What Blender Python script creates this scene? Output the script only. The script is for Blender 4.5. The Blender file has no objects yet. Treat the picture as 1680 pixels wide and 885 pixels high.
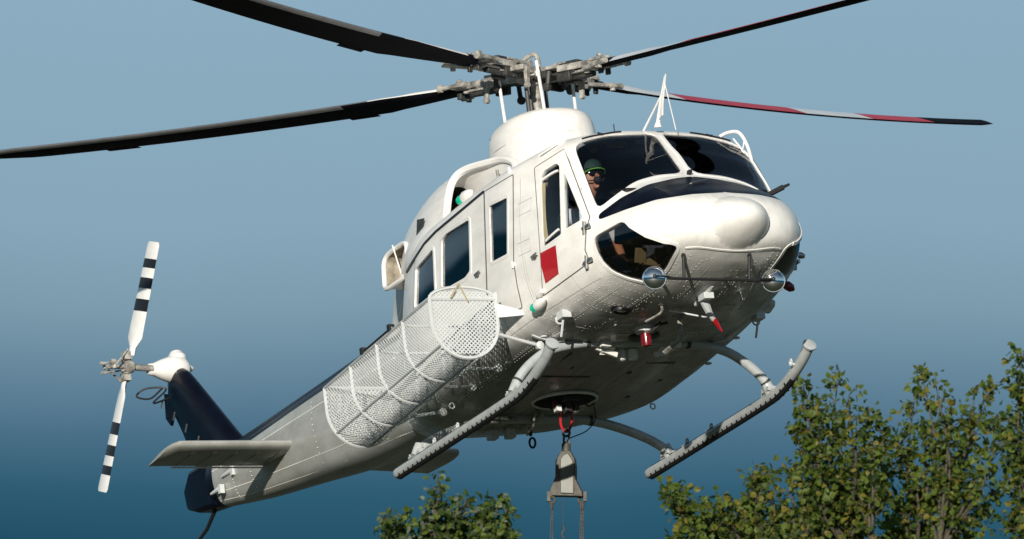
import bpy, math, random
from mathutils import Vector, Matrix
from mathutils.geometry import delaunay_2d_cdt
R_ = math.radians
random.seed(7)
scn = bpy.context.scene
col = scn.collection

# ------------------------------------------------------------------ camera
ELEV = R_(11.0)                 # how far the 394 mm lens looks up
DIST = 105.62                   # metres to the helicopter
CAM = Vector((0, 0, 1.7))
FPX = 18381.4                   # focal length in pixels of the 1680 px photograph
cam_d = bpy.data.cameras.new("camera")
cam_o = bpy.data.objects.new("camera", cam_d); col.objects.link(cam_o)
cam_o.location = CAM; cam_o.rotation_euler = (R_(90)+ELEV, 0, 0)
cam_d.sensor_width = 36; cam_d.lens = FPX/1680*36
cam_d.shift_x = -(910.3-840)/1680; cam_d.shift_y = -(442.5-400.2)/1680
cam_d.clip_start = 1; cam_d.clip_end = 9000
cam_d.dof.use_dof = True; cam_d.dof.focus_distance = 104.5; cam_d.dof.aperture_fstop = 6.3
scn.camera = cam_o

# ------------------------------------------------------------------ sky and sun
SUN_AZ, SUN_EL = R_(-9), R_(10.5)       # low, behind the camera, a little to the left
world = bpy.data.worlds.new("World"); scn.world = world; world.use_nodes = True
nt = world.node_tree; nt.nodes.clear()
out = nt.nodes.new('ShaderNodeOutputWorld'); bg = nt.nodes.new('ShaderNodeBackground')
sky = nt.nodes.new('ShaderNodeTexSky'); sky.sky_type = 'NISHITA'; sky.sun_disc = False
sky.sun_elevation = SUN_EL; sky.sun_rotation = math.pi - SUN_AZ
sky.air_density = 1.2; sky.dust_density = 1.5; sky.ozone_density = 1.5
# the sky is dark blue all round the horizon and pales upwards
geo = nt.nodes.new('ShaderNodeTexCoord'); sep = nt.nodes.new('ShaderNodeSeparateXYZ')
asn = nt.nodes.new('ShaderNodeMath'); asn.operation = 'ARCSINE'
nt.links.new(geo.outputs['Generated'], sep.inputs[0]); nt.links.new(sep.outputs['Z'], asn.inputs[0])
noi = nt.nodes.new('ShaderNodeTexNoise'); noi.inputs['Scale'].default_value = 14; noi.inputs['Detail'].default_value = 3
nt.links.new(geo.outputs['Generated'], noi.inputs['Vector'])
ma = nt.nodes.new('ShaderNodeMath'); ma.operation = 'MULTIPLY_ADD'; ma.inputs[1].default_value = .012; ma.inputs[2].default_value = -.006
nt.links.new(noi.outputs['Fac'], ma.inputs[0])
ad = nt.nodes.new('ShaderNodeMath'); ad.operation = 'ADD'
nt.links.new(asn.outputs[0], ad.inputs[0]); nt.links.new(ma.outputs[0], ad.inputs[1])
mr = nt.nodes.new('ShaderNodeMapRange'); mr.inputs['From Min'].default_value = R_(9.40); mr.inputs['From Max'].default_value = R_(12.25)
nt.links.new(ad.outputs[0], mr.inputs['Value'])
ramp = nt.nodes.new('ShaderNodeValToRGB'); cr_ = ramp.color_ramp
lin = lambda c: tuple(((v/255+.055)/1.055)**2.4 for v in c)
SKYC = [(0, lin((31, 77, 99))), (.12, lin((46, 92, 115))), (.23, lin((74, 112, 136))), (.34, lin((101, 134, 155))), (.46, lin((124, 155, 173))), (.60, lin((135, 166, 185))), (1, lin((140, 173, 193)))]
cr_.elements[0].position = 0; cr_.elements[0].color = (*SKYC[0][1], 1)
cr_.elements[1].position = 1; cr_.elements[1].color = (*SKYC[-1][1], 1)
for p, c in SKYC[1:-1]:
    e = cr_.elements.new(p); e.color = (*c, 1)
nt.links.new(mr.outputs[0], ramp.inputs['Fac'])
# higher up the open Nishita sky takes over
sc = nt.nodes.new('ShaderNodeMixRGB'); sc.blend_type = 'MULTIPLY'; sc.inputs['Fac'].default_value = 1
SKYK = .10
sc.inputs['Color2'].default_value = (SKYK, SKYK, SKYK, 1); nt.links.new(sky.outputs[0], sc.inputs['Color1'])
mr2 = nt.nodes.new('ShaderNodeMapRange'); mr2.inputs['From Min'].default_value = R_(13); mr2.inputs['From Max'].default_value = R_(35)
nt.links.new(asn.outputs[0], mr2.inputs['Value'])
mx = nt.nodes.new('ShaderNodeMixRGB'); nt.links.new(mr2.outputs[0], mx.inputs['Fac'])
nt.links.new(ramp.outputs['Color'], mx.inputs['Color1']); nt.links.new(sc.outputs[0], mx.inputs['Color2'])
nt.links.new(mx.outputs[0], bg.inputs['Color']); bg.inputs['Strength'].default_value = .92
nt.links.new(bg.outputs[0], out.inputs[0])

sun_d = bpy.data.lights.new("sun", 'SUN'); sun_o = bpy.data.objects.new("sun", sun_d); col.objects.link(sun_o)
sun_d.energy = 5.0; sun_d.angle = R_(.5); sun_d.color = (1, .93, .83)
# direction towards the sun
SUNV = Vector((math.sin(SUN_AZ)*math.cos(SUN_EL), -math.cos(SUN_AZ)*math.cos(SUN_EL), math.sin(SUN_EL)))
sun_o.rotation_euler = SUNV.to_track_quat('Z', 'Y').to_euler()
sun_o.location = (0, 0, 60)
scn.view_settings.view_transform = 'Standard'; scn.view_settings.look = 'None'
scn.view_settings.exposure = .12; scn.view_settings.gamma = 1

def view2world(v):
    """x right, y into the picture, z up (camera tilt undone) -> world"""
    c, s = math.cos(ELEV), math.sin(ELEV)
    return CAM + Vector((v[0], v[1]*c-v[2]*s, v[1]*s+v[2]*c))
def at(px, py, dist):
    return view2world(((px-910.3)/FPX*dist, dist, (400.2-py)/FPX*dist))

# ------------------------------------------------------------------ materials
MAT = {}
def new_mat(name):
    m = bpy.data.materials.new(name); m.use_nodes = True; MAT[name] = m
    return m, m.node_tree, m.node_tree.nodes['Principled BSDF']
def mat(name, c, rough=.5, metal=0, coat=0, var=.08, scale=6, bump=0, bscale=40, spec=.5, c2=None, stretch=(1, 1, 1), emit=None):
    m, t, b = new_mat(name)
    b.inputs['Roughness'].default_value = rough; b.inputs['Metallic'].default_value = metal
    b.inputs['Coat Weight'].default_value = coat; b.inputs['Coat Roughness'].default_value = .08
    b.inputs['Specular IOR Level'].default_value = spec
    tc = t.nodes.new('ShaderNodeTexCoord'); mp = t.nodes.new('ShaderNodeMapping'); mp.inputs['Scale'].default_value = stretch
    n = t.nodes.new('ShaderNodeTexNoise'); n.inputs['Scale'].default_value = scale; n.inputs['Detail'].default_value = 6; n.inputs['Roughness'].default_value = .65
    t.links.new(tc.outputs['Object'], mp.inputs[0]); t.links.new(mp.outputs[0], n.inputs['Vector'])
    r = t.nodes.new('ShaderNodeValToRGB'); t.links.new(n.outputs['Fac'], r.inputs['Fac'])
    d = c2 if c2 else tuple(v*(1-var*2) for v in c)
    r.color_ramp.elements[0].position = .35; r.color_ramp.elements[1].position = .62
    r.color_ramp.elements[0].color = (*d, 1); r.color_ramp.elements[1].color = (*c, 1)
    t.links.new(r.outputs[0], b.inputs['Base Color'])
    if bump:
        n2 = t.nodes.new('ShaderNodeTexNoise'); n2.inputs['Scale'].default_value = bscale; n2.inputs['Detail'].default_value = 4
        t.links.new(tc.outputs['Object'], n2.inputs['Vector'])
        bp = t.nodes.new('ShaderNodeBump'); bp.inputs['Strength'].default_value = bump; bp.inputs['Distance'].default_value = .01
        t.links.new(n2.outputs['Fac'], bp.inputs['Height']); t.links.new(bp.outputs[0], b.inputs['Normal'])
    if emit:
        b.inputs['Emission Color'].default_value = (*emit[0], 1); b.inputs['Emission Strength'].default_value = emit[1]
    return m
def hull_paint():
    # white gloss paint: oil-canned skin (soft long waves), dirt streaks running aft, belly darkened with painted shade and grime
    m, t, b = new_mat('hull_white')
    b.inputs['Roughness'].default_value = .42; b.inputs['Coat Weight'].default_value = .22; b.inputs['Coat Roughness'].default_value = .15
    tc = t.nodes.new('ShaderNodeTexCoord')
    def noise(scale, stretch, det=5, rough=.6):
        mp = t.nodes.new('ShaderNodeMapping'); mp.inputs['Scale'].default_value = stretch
        n = t.nodes.new('ShaderNodeTexNoise'); n.inputs['Scale'].default_value = scale; n.inputs['Detail'].default_value = det; n.inputs['Roughness'].default_value = rough
        t.links.new(tc.outputs['Object'], mp.inputs[0]); t.links.new(mp.outputs[0], n.inputs['Vector']); return n
    streak = noise(7, (.35, 1.6, 1.0)); spots = noise(38, (1, 1, 1), 2)
    r1 = t.nodes.new('ShaderNodeValToRGB'); t.links.new(streak.outputs['Fac'], r1.inputs['Fac'])
    r1.color_ramp.elements[0].position = .3; r1.color_ramp.elements[0].color = (.69, .68, .635, 1)
    r1.color_ramp.elements[1].position = .6; r1.color_ramp.elements[1].color = (.80, .79, .755, 1)
    r2 = t.nodes.new('ShaderNodeValToRGB'); t.links.new(spots.outputs['Fac'], r2.inputs['Fac'])
    r2.color_ramp.elements[0].position = .26; r2.color_ramp.elements[0].color = (.90, .89, .86, 1)
    r2.color_ramp.elements[1].position = .36; r2.color_ramp.elements[1].color = (1, 1, 1, 1)
    mu = t.nodes.new('ShaderNodeMixRGB'); mu.blend_type = 'MULTIPLY'; mu.inputs['Fac'].default_value = 1
    t.links.new(r1.outputs[0], mu.inputs['Color1']); t.links.new(r2.outputs[0], mu.inputs['Color2'])
    # belly shade painted in, streaked with grime, below the chine line
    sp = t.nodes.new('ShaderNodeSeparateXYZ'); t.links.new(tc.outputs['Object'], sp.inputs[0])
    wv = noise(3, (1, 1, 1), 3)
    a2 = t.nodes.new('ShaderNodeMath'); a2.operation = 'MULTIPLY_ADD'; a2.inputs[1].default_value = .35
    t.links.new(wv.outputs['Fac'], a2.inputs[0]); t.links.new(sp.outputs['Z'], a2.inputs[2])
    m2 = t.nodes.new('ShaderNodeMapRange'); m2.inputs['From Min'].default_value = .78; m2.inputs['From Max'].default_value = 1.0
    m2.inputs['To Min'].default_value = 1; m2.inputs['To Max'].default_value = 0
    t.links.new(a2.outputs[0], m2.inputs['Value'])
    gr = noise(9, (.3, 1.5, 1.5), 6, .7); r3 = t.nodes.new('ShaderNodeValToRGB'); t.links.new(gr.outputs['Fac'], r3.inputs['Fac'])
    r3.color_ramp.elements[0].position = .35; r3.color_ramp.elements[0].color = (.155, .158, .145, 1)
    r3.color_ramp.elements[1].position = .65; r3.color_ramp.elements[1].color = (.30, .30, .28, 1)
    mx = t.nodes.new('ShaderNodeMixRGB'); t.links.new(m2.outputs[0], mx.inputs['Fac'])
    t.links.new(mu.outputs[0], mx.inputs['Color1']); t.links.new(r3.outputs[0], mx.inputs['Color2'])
    t.links.new(mx.outputs[0], b.inputs['Base Color'])
    oc = noise(2.6, (1, 1, 1), 2, .5)
    bp = t.nodes.new('ShaderNodeBump'); bp.inputs['Strength'].default_value = .35; bp.inputs['Distance'].default_value = .03
    t.links.new(oc.outputs['Fac'], bp.inputs['Height']); t.links.new(bp.outputs[0], b.inputs['Normal'])
    return m
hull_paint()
mat('white_paint', (.80, .79, .76), .32, coat=.4, var=.06, scale=5)
mat('shaded_white', (.40, .41, .39), .42, coat=.25, var=.12, scale=4, stretch=(.5, 1, 1), c2=(.30, .305, .275))  # white paint greyed, the dimness of the tail put into the colour
mat('navy_paint', (.0024, .0038, .0105), .35, coat=.05, var=.2, spec=.14)
mat('seam_dark', (.10, .095, .085), .7)
mat('seam_soft', (.46, .45, .42), .6)
mat('rivet_metal', (.64, .63, .60), .45)
mat('frame_beige', (.36, .31, .20), .6)
mat('skid_grey', (.42, .45, .45), .38, coat=.2, var=.1, scale=9)
mat('shoe_black', (.013, .015, .017), .55, var=.3, scale=20)
mat('hub_beige', (.40, .385, .345), .5, var=.2, scale=11, c2=(.10, .095, .085))
mat('hub_dark', (.045, .045, .042), .5, var=.3, scale=18)
mat('steel', (.45, .44, .42), .3, metal=.9, var=.15, scale=20)
mat('mesh_white', (.56, .59, .59), .45, var=.06)
mat('black_rubber', (.012, .012, .013), .5)
mat('blade_black', (.0022, .0026, .0065), .75, coat=0, var=.3, scale=3, spec=.12)
mat('blade_grey', (.23, .23, .24), .4, metal=.4, var=.15, scale=3)
mat('red_paint', (.42, .008, .014), .38, coat=.3, var=.1)
mat('blade_red', (.50, .03, .05), .45, var=.1)
mat('interior_dark', (.065, .075, .092), .8, var=.25, scale=8)
mat('interior_mid', (.10, .105, .11), .8, var=.2)
mat('interior_beige', (.40, .34, .22), .7, var=.2, scale=12)
mat('seat_fabric', (.045, .055, .075), .9, var=.25, scale=30)
mat('black_panel', (.008, .008, .009), .45)
mat('exhaust_in', (.32, .28, .21), .7, var=.25, scale=7, c2=(.12, .10, .07))
mat('recess_shade', (.006, .006, .006), .9)  # near black, paints in the shade inside holes, slots and the hook well
mat('skin', (.46, .20, .12), .5, var=.06, spec=.4)
mat('shirt_white', (.72, .74, .78), .85, var=.05)
mat('denim', (.03, .07, .13), .85, var=.2, scale=40)
mat('cap_green', (.004, .030, .020), .8, var=.15, scale=30)
mat('cap_lime', (.16, .55, .03), .6)
mat('sunglass', (.006, .005, .005), .15)
mat('vest_black', (.012, .014, .02), .8)
mat('block_metal', (.085, .08, .062), .6, metal=.1, var=.2, scale=14, c2=(.04, .036, .028))
mat('block_edge', (.12, .125, .11), .42, metal=.3)
mat('rust', (.07, .035, .015), .8, var=.4, scale=25, c2=(.14, .12, .08))
mat('rope_grey', (.07, .07, .065), .7, var=.3, scale=50)
mat('clear_white', (.75, .76, .72), .2)
mat('red_lens', (.16, .006, .010), .25, coat=.3)
mat('green_lens', (.0, .30, .17), .1, coat=.8, emit=((0, .5, .3), .35))
mat('chrome', (.88, .89, .90), .03, metal=1, var=0)
mat('bark', (.09, .077, .055), .9, var=.3, scale=9, bump=.4)
mat('grass_ground', (.040, .055, .020), .95, var=.3, scale=.08, c2=(.060, .062, .032), bump=.3, bscale=3)
def leaf_mat(name, c, tr):
    m, t, b = new_mat(name)
    b.inputs['Roughness'].default_value = .55; b.inputs['Specular IOR Level'].default_value = .35
    tc = t.nodes.new('ShaderNodeTexCoord'); n = t.nodes.new('ShaderNodeTexNoise'); n.inputs['Scale'].default_value = 5; n.inputs['Detail'].default_value = 3
    t.links.new(tc.outputs['Object'], n.inputs['Vector'])
    r = t.nodes.new('ShaderNodeValToRGB'); t.links.new(n.outputs['Fac'], r.inputs['Fac'])
    r.color_ramp.elements[0].position = .35; r.color_ramp.elements[0].color = (*[v*.6 for v in c], 1)
    r.color_ramp.elements[1].position = .65; r.color_ramp.elements[1].color = (*c, 1)
    t.links.new(r.outputs[0], b.inputs['Base Color'])
    tl = t.nodes.new('ShaderNodeBsdfTranslucent'); tl.inputs['Color'].default_value = (*tr, 1)
    mxs = t.nodes.new('ShaderNodeMixShader'); mxs.inputs[0].default_value = .35
    o = t.nodes['Material Output']; t.links.new(b.outputs[0], mxs.inputs[1]); t.links.new(tl.outputs[0], mxs.inputs[2]); t.links.new(mxs.outputs[0], o.inputs['Surface'])
leaf_mat('leaf_green', (.105, .150, .022), (.22, .33, .03))
leaf_mat('leaf_dark', (.046, .080, .016), (.08, .15, .015))
leaf_mat('leaf_yellow', (.19, .17, .024), (.28, .26, .03))
leaf_mat('leaf_pale', (.16, .20, .13), (.10, .16, .08))
def glass_mat(name, tint, base=.06, rough=0.0):
    m = bpy.data.materials.new(name); m.use_nodes = True; MAT[name] = m; t = m.node_tree; t.nodes.clear()
    o = t.nodes.new('ShaderNodeOutputMaterial'); tr = t.nodes.new('ShaderNodeBsdfTransparent'); tr.inputs[0].default_value = (*tint, 1)
    g = t.nodes.new('ShaderNodeBsdfGlossy'); g.inputs['Roughness'].default_value = rough; g.inputs['Color'].default_value = (1, 1, 1, 1)
    lw = t.nodes.new('ShaderNodeFresnel'); lw.inputs['IOR'].default_value = 1.5
    ad = t.nodes.new('ShaderNodeMath'); ad.operation = 'ADD'; ad.inputs[1].default_value = base-.04; ad.use_clamp = True
    t.links.new(lw.outputs[0], ad.inputs[0])
    mx = t.nodes.new('ShaderNodeMixShader'); t.links.new(ad.outputs[0], mx.inputs[0]); t.links.new(tr.outputs[0], mx.inputs[1]); t.links.new(g.outputs[0], mx.inputs[2])
    t.links.new(mx.outputs[0], o.inputs['Surface'])
glass_mat('glass_clear', (.82, .86, .88), .05)
glass_mat('glass_tinted', (.22, .32, .40), .10)
glass_mat('glass_smoke', (.45, .42, .38), .06)

# ------------------------------------------------------------------ mesh helpers
def V3(p): return Vector(p)
class MB:
    def __init__(s): s.v = []; s.f = []; s.m = []; s.n = None
    def add(s, vs, fs, mi=0):
        o = len(s.v); s.v += [tuple(v) for v in vs]; s.f += [tuple(i+o for i in f) for f in fs]; s.m += [mi]*len(fs); return s
    def box(s, c, size, M=None, mi=0, taper=1):
        c = V3(c); sx, sy, sz = [k/2 for k in size]; vs = []
        for z in (-1, 1):
            k = taper if z > 0 else 1
            for x, y in ((-1, -1), (1, -1), (1, 1), (-1, 1)):
                p = Vector((x*sx*k, y*sy*k, z*sz)); vs.append(c+(M@p if M else p))
        return s.add(vs, [(0, 3, 2, 1), (4, 5, 6, 7), (0, 1, 5, 4), (1, 2, 6, 5), (2, 3, 7, 6), (3, 0, 4, 7)], mi)
    def tube(s, pts, r, n=10, caps=True, mi=0, flat=None):
        pts = [V3(p) for p in pts]; rr = r if isinstance(r, (list, tuple)) else [r]*len(pts)
        t0 = (pts[1]-pts[0]).normalized(); up = Vector((0, 0, 1)) if abs(t0.z) < .9 else Vector((1, 0, 0))
        a = t0.cross(up).normalized(); vs = []
        for i, p in enumerate(pts):
            t = (pts[min(i+1, len(pts)-1)]-pts[max(i-1, 0)])
            if t.length < 1e-9: t = t0
            t.normalize(); a = (a-t*a.dot(t)).normalized(); b = t.cross(a)
            for k in range(n):
                q = 2*math.pi*k/n; vs.append(p+(a*math.cos(q)+b*math.sin(q)*(flat or 1))*rr[i])
        fs = []
        for i in range(len(pts)-1):
            for k in range(n):
                k2 = (k+1) % n; fs.append((i*n+k, i*n+k2, (i+1)*n+k2, (i+1)*n+k))
        if caps: fs += [tuple(range(n))[::-1], tuple((len(pts)-1)*n+k for k in range(n))]
        return s.add(vs, fs, mi)
    def lathe(s, prof, o, axis, n=20, mi=0, sx=1, sy=1, up=None):
        """prof: list of (radius, height) along axis"""
        o = V3(o); ax = V3(axis).normalized(); u = V3(up) if up else (Vector((0, 0, 1)) if abs(ax.z) < .9 else Vector((1, 0, 0)))
        a = ax.cross(u).normalized(); b = ax.cross(a); vs = []
        for r, h in prof:
            for k in range(n):
                q = 2*math.pi*k/n; vs.append(o+ax*h+a*math.cos(q)*r*sx+b*math.sin(q)*r*sy)
        fs = []
        for i in range(len(prof)-1):
            for k in range(n):
                k2 = (k+1) % n; fs.append((i*n+k, (i+1)*n+k, (i+1)*n+k2, i*n+k2))
        fs += [tuple(range(n)), tuple((len(prof)-1)*n+k for k in range(n))[::-1]]
        return s.add(vs, fs, mi)
    def torus(s, o, axis, R, r, n=20, m=8, mi=0, sx=1, sy=1, up=None, arc=1.0):
        o = V3(o); ax = V3(axis).normalized(); u = V3(up) if up else (Vector((0, 0, 1)) if abs(ax.z) < .9 else Vector((1, 0, 0)))
        a = ax.cross(u).normalized(); b = ax.cross(a)
        pts = [o+a*math.cos(2*math.pi*arc*k/n)*R*sx+b*math.sin(2*math.pi*arc*k/n)*R*sy for k in range(n+1)]
        return s.tube(pts, r, m, arc < 1, mi)
    def prism(s, poly, d, M=None, mi=0):
        """poly: 2D (x,z) points extruded along y by +-d/2, transformed by M"""
        n = len(poly); vs = [Vector((x, -d/2, z)) for x, z in poly]+[Vector((x, d/2, z)) for x, z in poly]
        if M: vs = [M@v for v in vs]
        return s.add(vs, [tuple(range(n)), tuple(range(2*n-1, n-1, -1))]+[(i, n+i, n+(i+1) % n, (i+1) % n) for i in range(n)], mi)
    def build(s, name, mats, parent=None, smooth=True, angle=40, label=None, bevel=0):
        me = bpy.data.meshes.new(name); me.from_pydata(s.v, [], s.f)
        for m in ([mats] if isinstance(mats, str) else mats): me.materials.append(MAT[m])
        if len(me.materials) > 1: me.polygons.foreach_set('material_index', s.m)
        me.validate(); me.update()
        o = bpy.data.objects.new(name, me); col.objects.link(o)
        if s.n is None:
            import bmesh
            b = bmesh.new(); b.from_mesh(me); bmesh.ops.recalc_face_normals(b, faces=b.faces); b.to_mesh(me); b.free()
        if smooth:
            me.polygons.foreach_set('use_smooth', [True]*len(me.polygons))
            if s.n is not None: me.normals_split_custom_set_from_vertices(s.n)
            else: me.set_sharp_from_angle(angle=R_(angle))
        if parent: o.parent = parent
        if label: o['label'] = label
        if bevel:
            md = o.modifiers.new('bevel', 'BEVEL'); md.width = bevel; md.segments = 2; md.limit_method = 'ANGLE'
        return o
def empty(name, M, label, cat, group=None):
    o = bpy.data.objects.new(name, None); col.objects.link(o); o.matrix_world = M
    o['label'] = label; o['category'] = cat
    if group: o['group'] = group
    return o
def bez(pts, n=8):
    """Catmull-Rom through points"""
    P = [V3(p) for p in pts]; P = [2*P[0]-P[1]]+P+[2*P[-1]-P[-2]]; out = []
    for i in range(1, len(P)-2):
        for k in range(n):
            u = k/n; a, b, c, d = P[i-1:i+3]
            out.append(.5*((2*b)+(c-a)*u+(2*a-5*b+4*c-d)*u*u+(3*b-a-3*c+d)*u**3))
    out.append(P[-2]); return out
# ---- hull surface: tensor Catmull-Rom over a grid of control sections (right half, y<0) ----
SEC = [
 (-2.80,[(0,2.05),(-.20,2.04),(-.34,1.96),(-.41,1.75),(-.43,1.45),(-.42,1.19),(-.36,.98),(-.20,.88),(0,.865)]),
 (-2.20,[(0,2.15),(-.32,2.14),(-.54,2.06),(-.62,1.80),(-.65,1.45),(-.66,1.10),(-.58,.84),(-.32,.735),(0,.72)]),
 (-1.40,[(0,2.28),(-.50,2.27),(-.86,2.17),(-.96,1.85),(-1.01,1.45),(-1.02,1.0),(-.92,.69),(-.5,.57),(0,.555)]),
 (-.60,[(0,2.34),(-.60,2.33),(-1.08,2.22),(-1.19,1.88),(-1.23,1.45),(-1.21,.97),(-1.11,.62),(-.64,.525),(0,.515)]),
 (.15,[(0,2.37),(-.64,2.36),(-1.14,2.24),(-1.24,1.88),(-1.27,1.45),(-1.25,.96),(-1.13,.64),(-.66,.55),(0,.54)]),
 (.90,[(0,2.40),(-.66,2.38),(-1.16,2.25),(-1.25,1.88),(-1.27,1.45),(-1.25,.98),(-1.11,.68),(-.64,.59),(0,.58)]),
 (1.60,[(0,2.42),(-.64,2.39),(-1.14,2.25),(-1.23,1.88),(-1.26,1.45),(-1.23,1.0),(-1.07,.73),(-.60,.62),(0,.61)]),
 (2.22,[(0,2.44),(-.52,2.41),(-.95,2.27),(-1.11,1.87),(-1.19,1.42),(-1.16,1.02),(-.99,.77),(-.58,.64),(0,.63)]),
 (2.60,[(0,2.14),(-.45,2.12),(-.82,2.00),(-1.02,1.68),(-1.11,1.35),(-1.09,1.02),(-.93,.80),(-.55,.665),(0,.64)]),
 (2.92,[(0,1.81),(-.41,1.78),(-.73,1.65),(-.92,1.42),(-1.01,1.22),(-.99,1.0),(-.86,.83),(-.50,.70),(0,.67)]),
 (3.25,[(0,1.62),(-.36,1.60),(-.65,1.52),(-.83,1.36),(-.89,1.17),(-.86,.98),(-.74,.86),(-.42,.77),(0,.74)]),
 (3.55,[(0,1.46),(-.28,1.45),(-.53,1.39),(-.67,1.28),(-.72,1.13),(-.69,1.00),(-.58,.91),(-.33,.85),(0,.82)]),
 (3.75,[(0,1.31),(-.18,1.31),(-.34,1.27),(-.44,1.20),(-.475,1.12),(-.45,1.04),(-.37,.98),(-.21,.94),(0,.93)]),
 (3.83,[(0,1.12)]*9),
]
NW, NT = len(SEC), 9
def ctrl(i, j):
    if i < 0:
        a, b = ctrl(0, j), ctrl(1, j); return tuple(2*a[k]-b[k] for k in range(3))
    if i >= NW:
        a = ctrl(2*(NW-1)-i, j); return (a[0], -a[1], 2*1.12-a[2])
    s = 1
    if j < 0: j = -j; s = -1
    if j >= NT: j = 2*(NT-1)-j; s = -1
    y, z = SEC[i][1][j]
    return (SEC[i][0], s*y, z)
def cr(p0, p1, p2, p3, u):
    a = u*u; b = a*u
    w0 = -.5*b+a-.5*u; w1 = 1.5*b-2.5*a+1; w2 = -1.5*b+2*a+.5*u; w3 = .5*b-.5*a
    return tuple(w0*p0[k]+w1*p1[k]+w2*p2[k]+w3*p3[k] for k in range(3))
def S(w, t):
    w = min(max(w, 0), NW-1-1e-6); t = min(max(t, 0), NT-1-1e-6)
    i, j = int(w), int(t); u, q = w-i, t-j
    rows = [cr(ctrl(a, j-1), ctrl(a, j), ctrl(a, j+1), ctrl(a, j+2), q) for a in range(i-1, i+3)]
    x, y, z = cr(*rows, u)
    if x > 3.3:                      # the round radome swells out of the nose
        r2 = (y/.30)**2+((z-1.12)/.25)**2
        if r2 < 1: x += .235*(1-r2)**.92
    return (x, y, z)
def SN(w, t):
    e = 1e-3
    w0, w1 = max(w-e, 0), min(w+e, NW-1.02); t0, t1 = max(t-e, 0), min(t+e, NT-1)
    if w1 <= w0: w0, w1 = NW-1.03, NW-1.02
    a, b, c, d = S(w0, t), S(w1, t), S(w, t0), S(w, t1)
    p = [b[k]-a[k] for k in range(3)]; q = [d[k]-c[k] for k in range(3)]
    n = (p[1]*q[2]-p[2]*q[1], p[2]*q[0]-p[0]*q[2], p[0]*q[1]-p[1]*q[0])
    l = (n[0]**2+n[1]**2+n[2]**2)**.5 or 1
    return tuple(-v/l for v in n)
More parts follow.
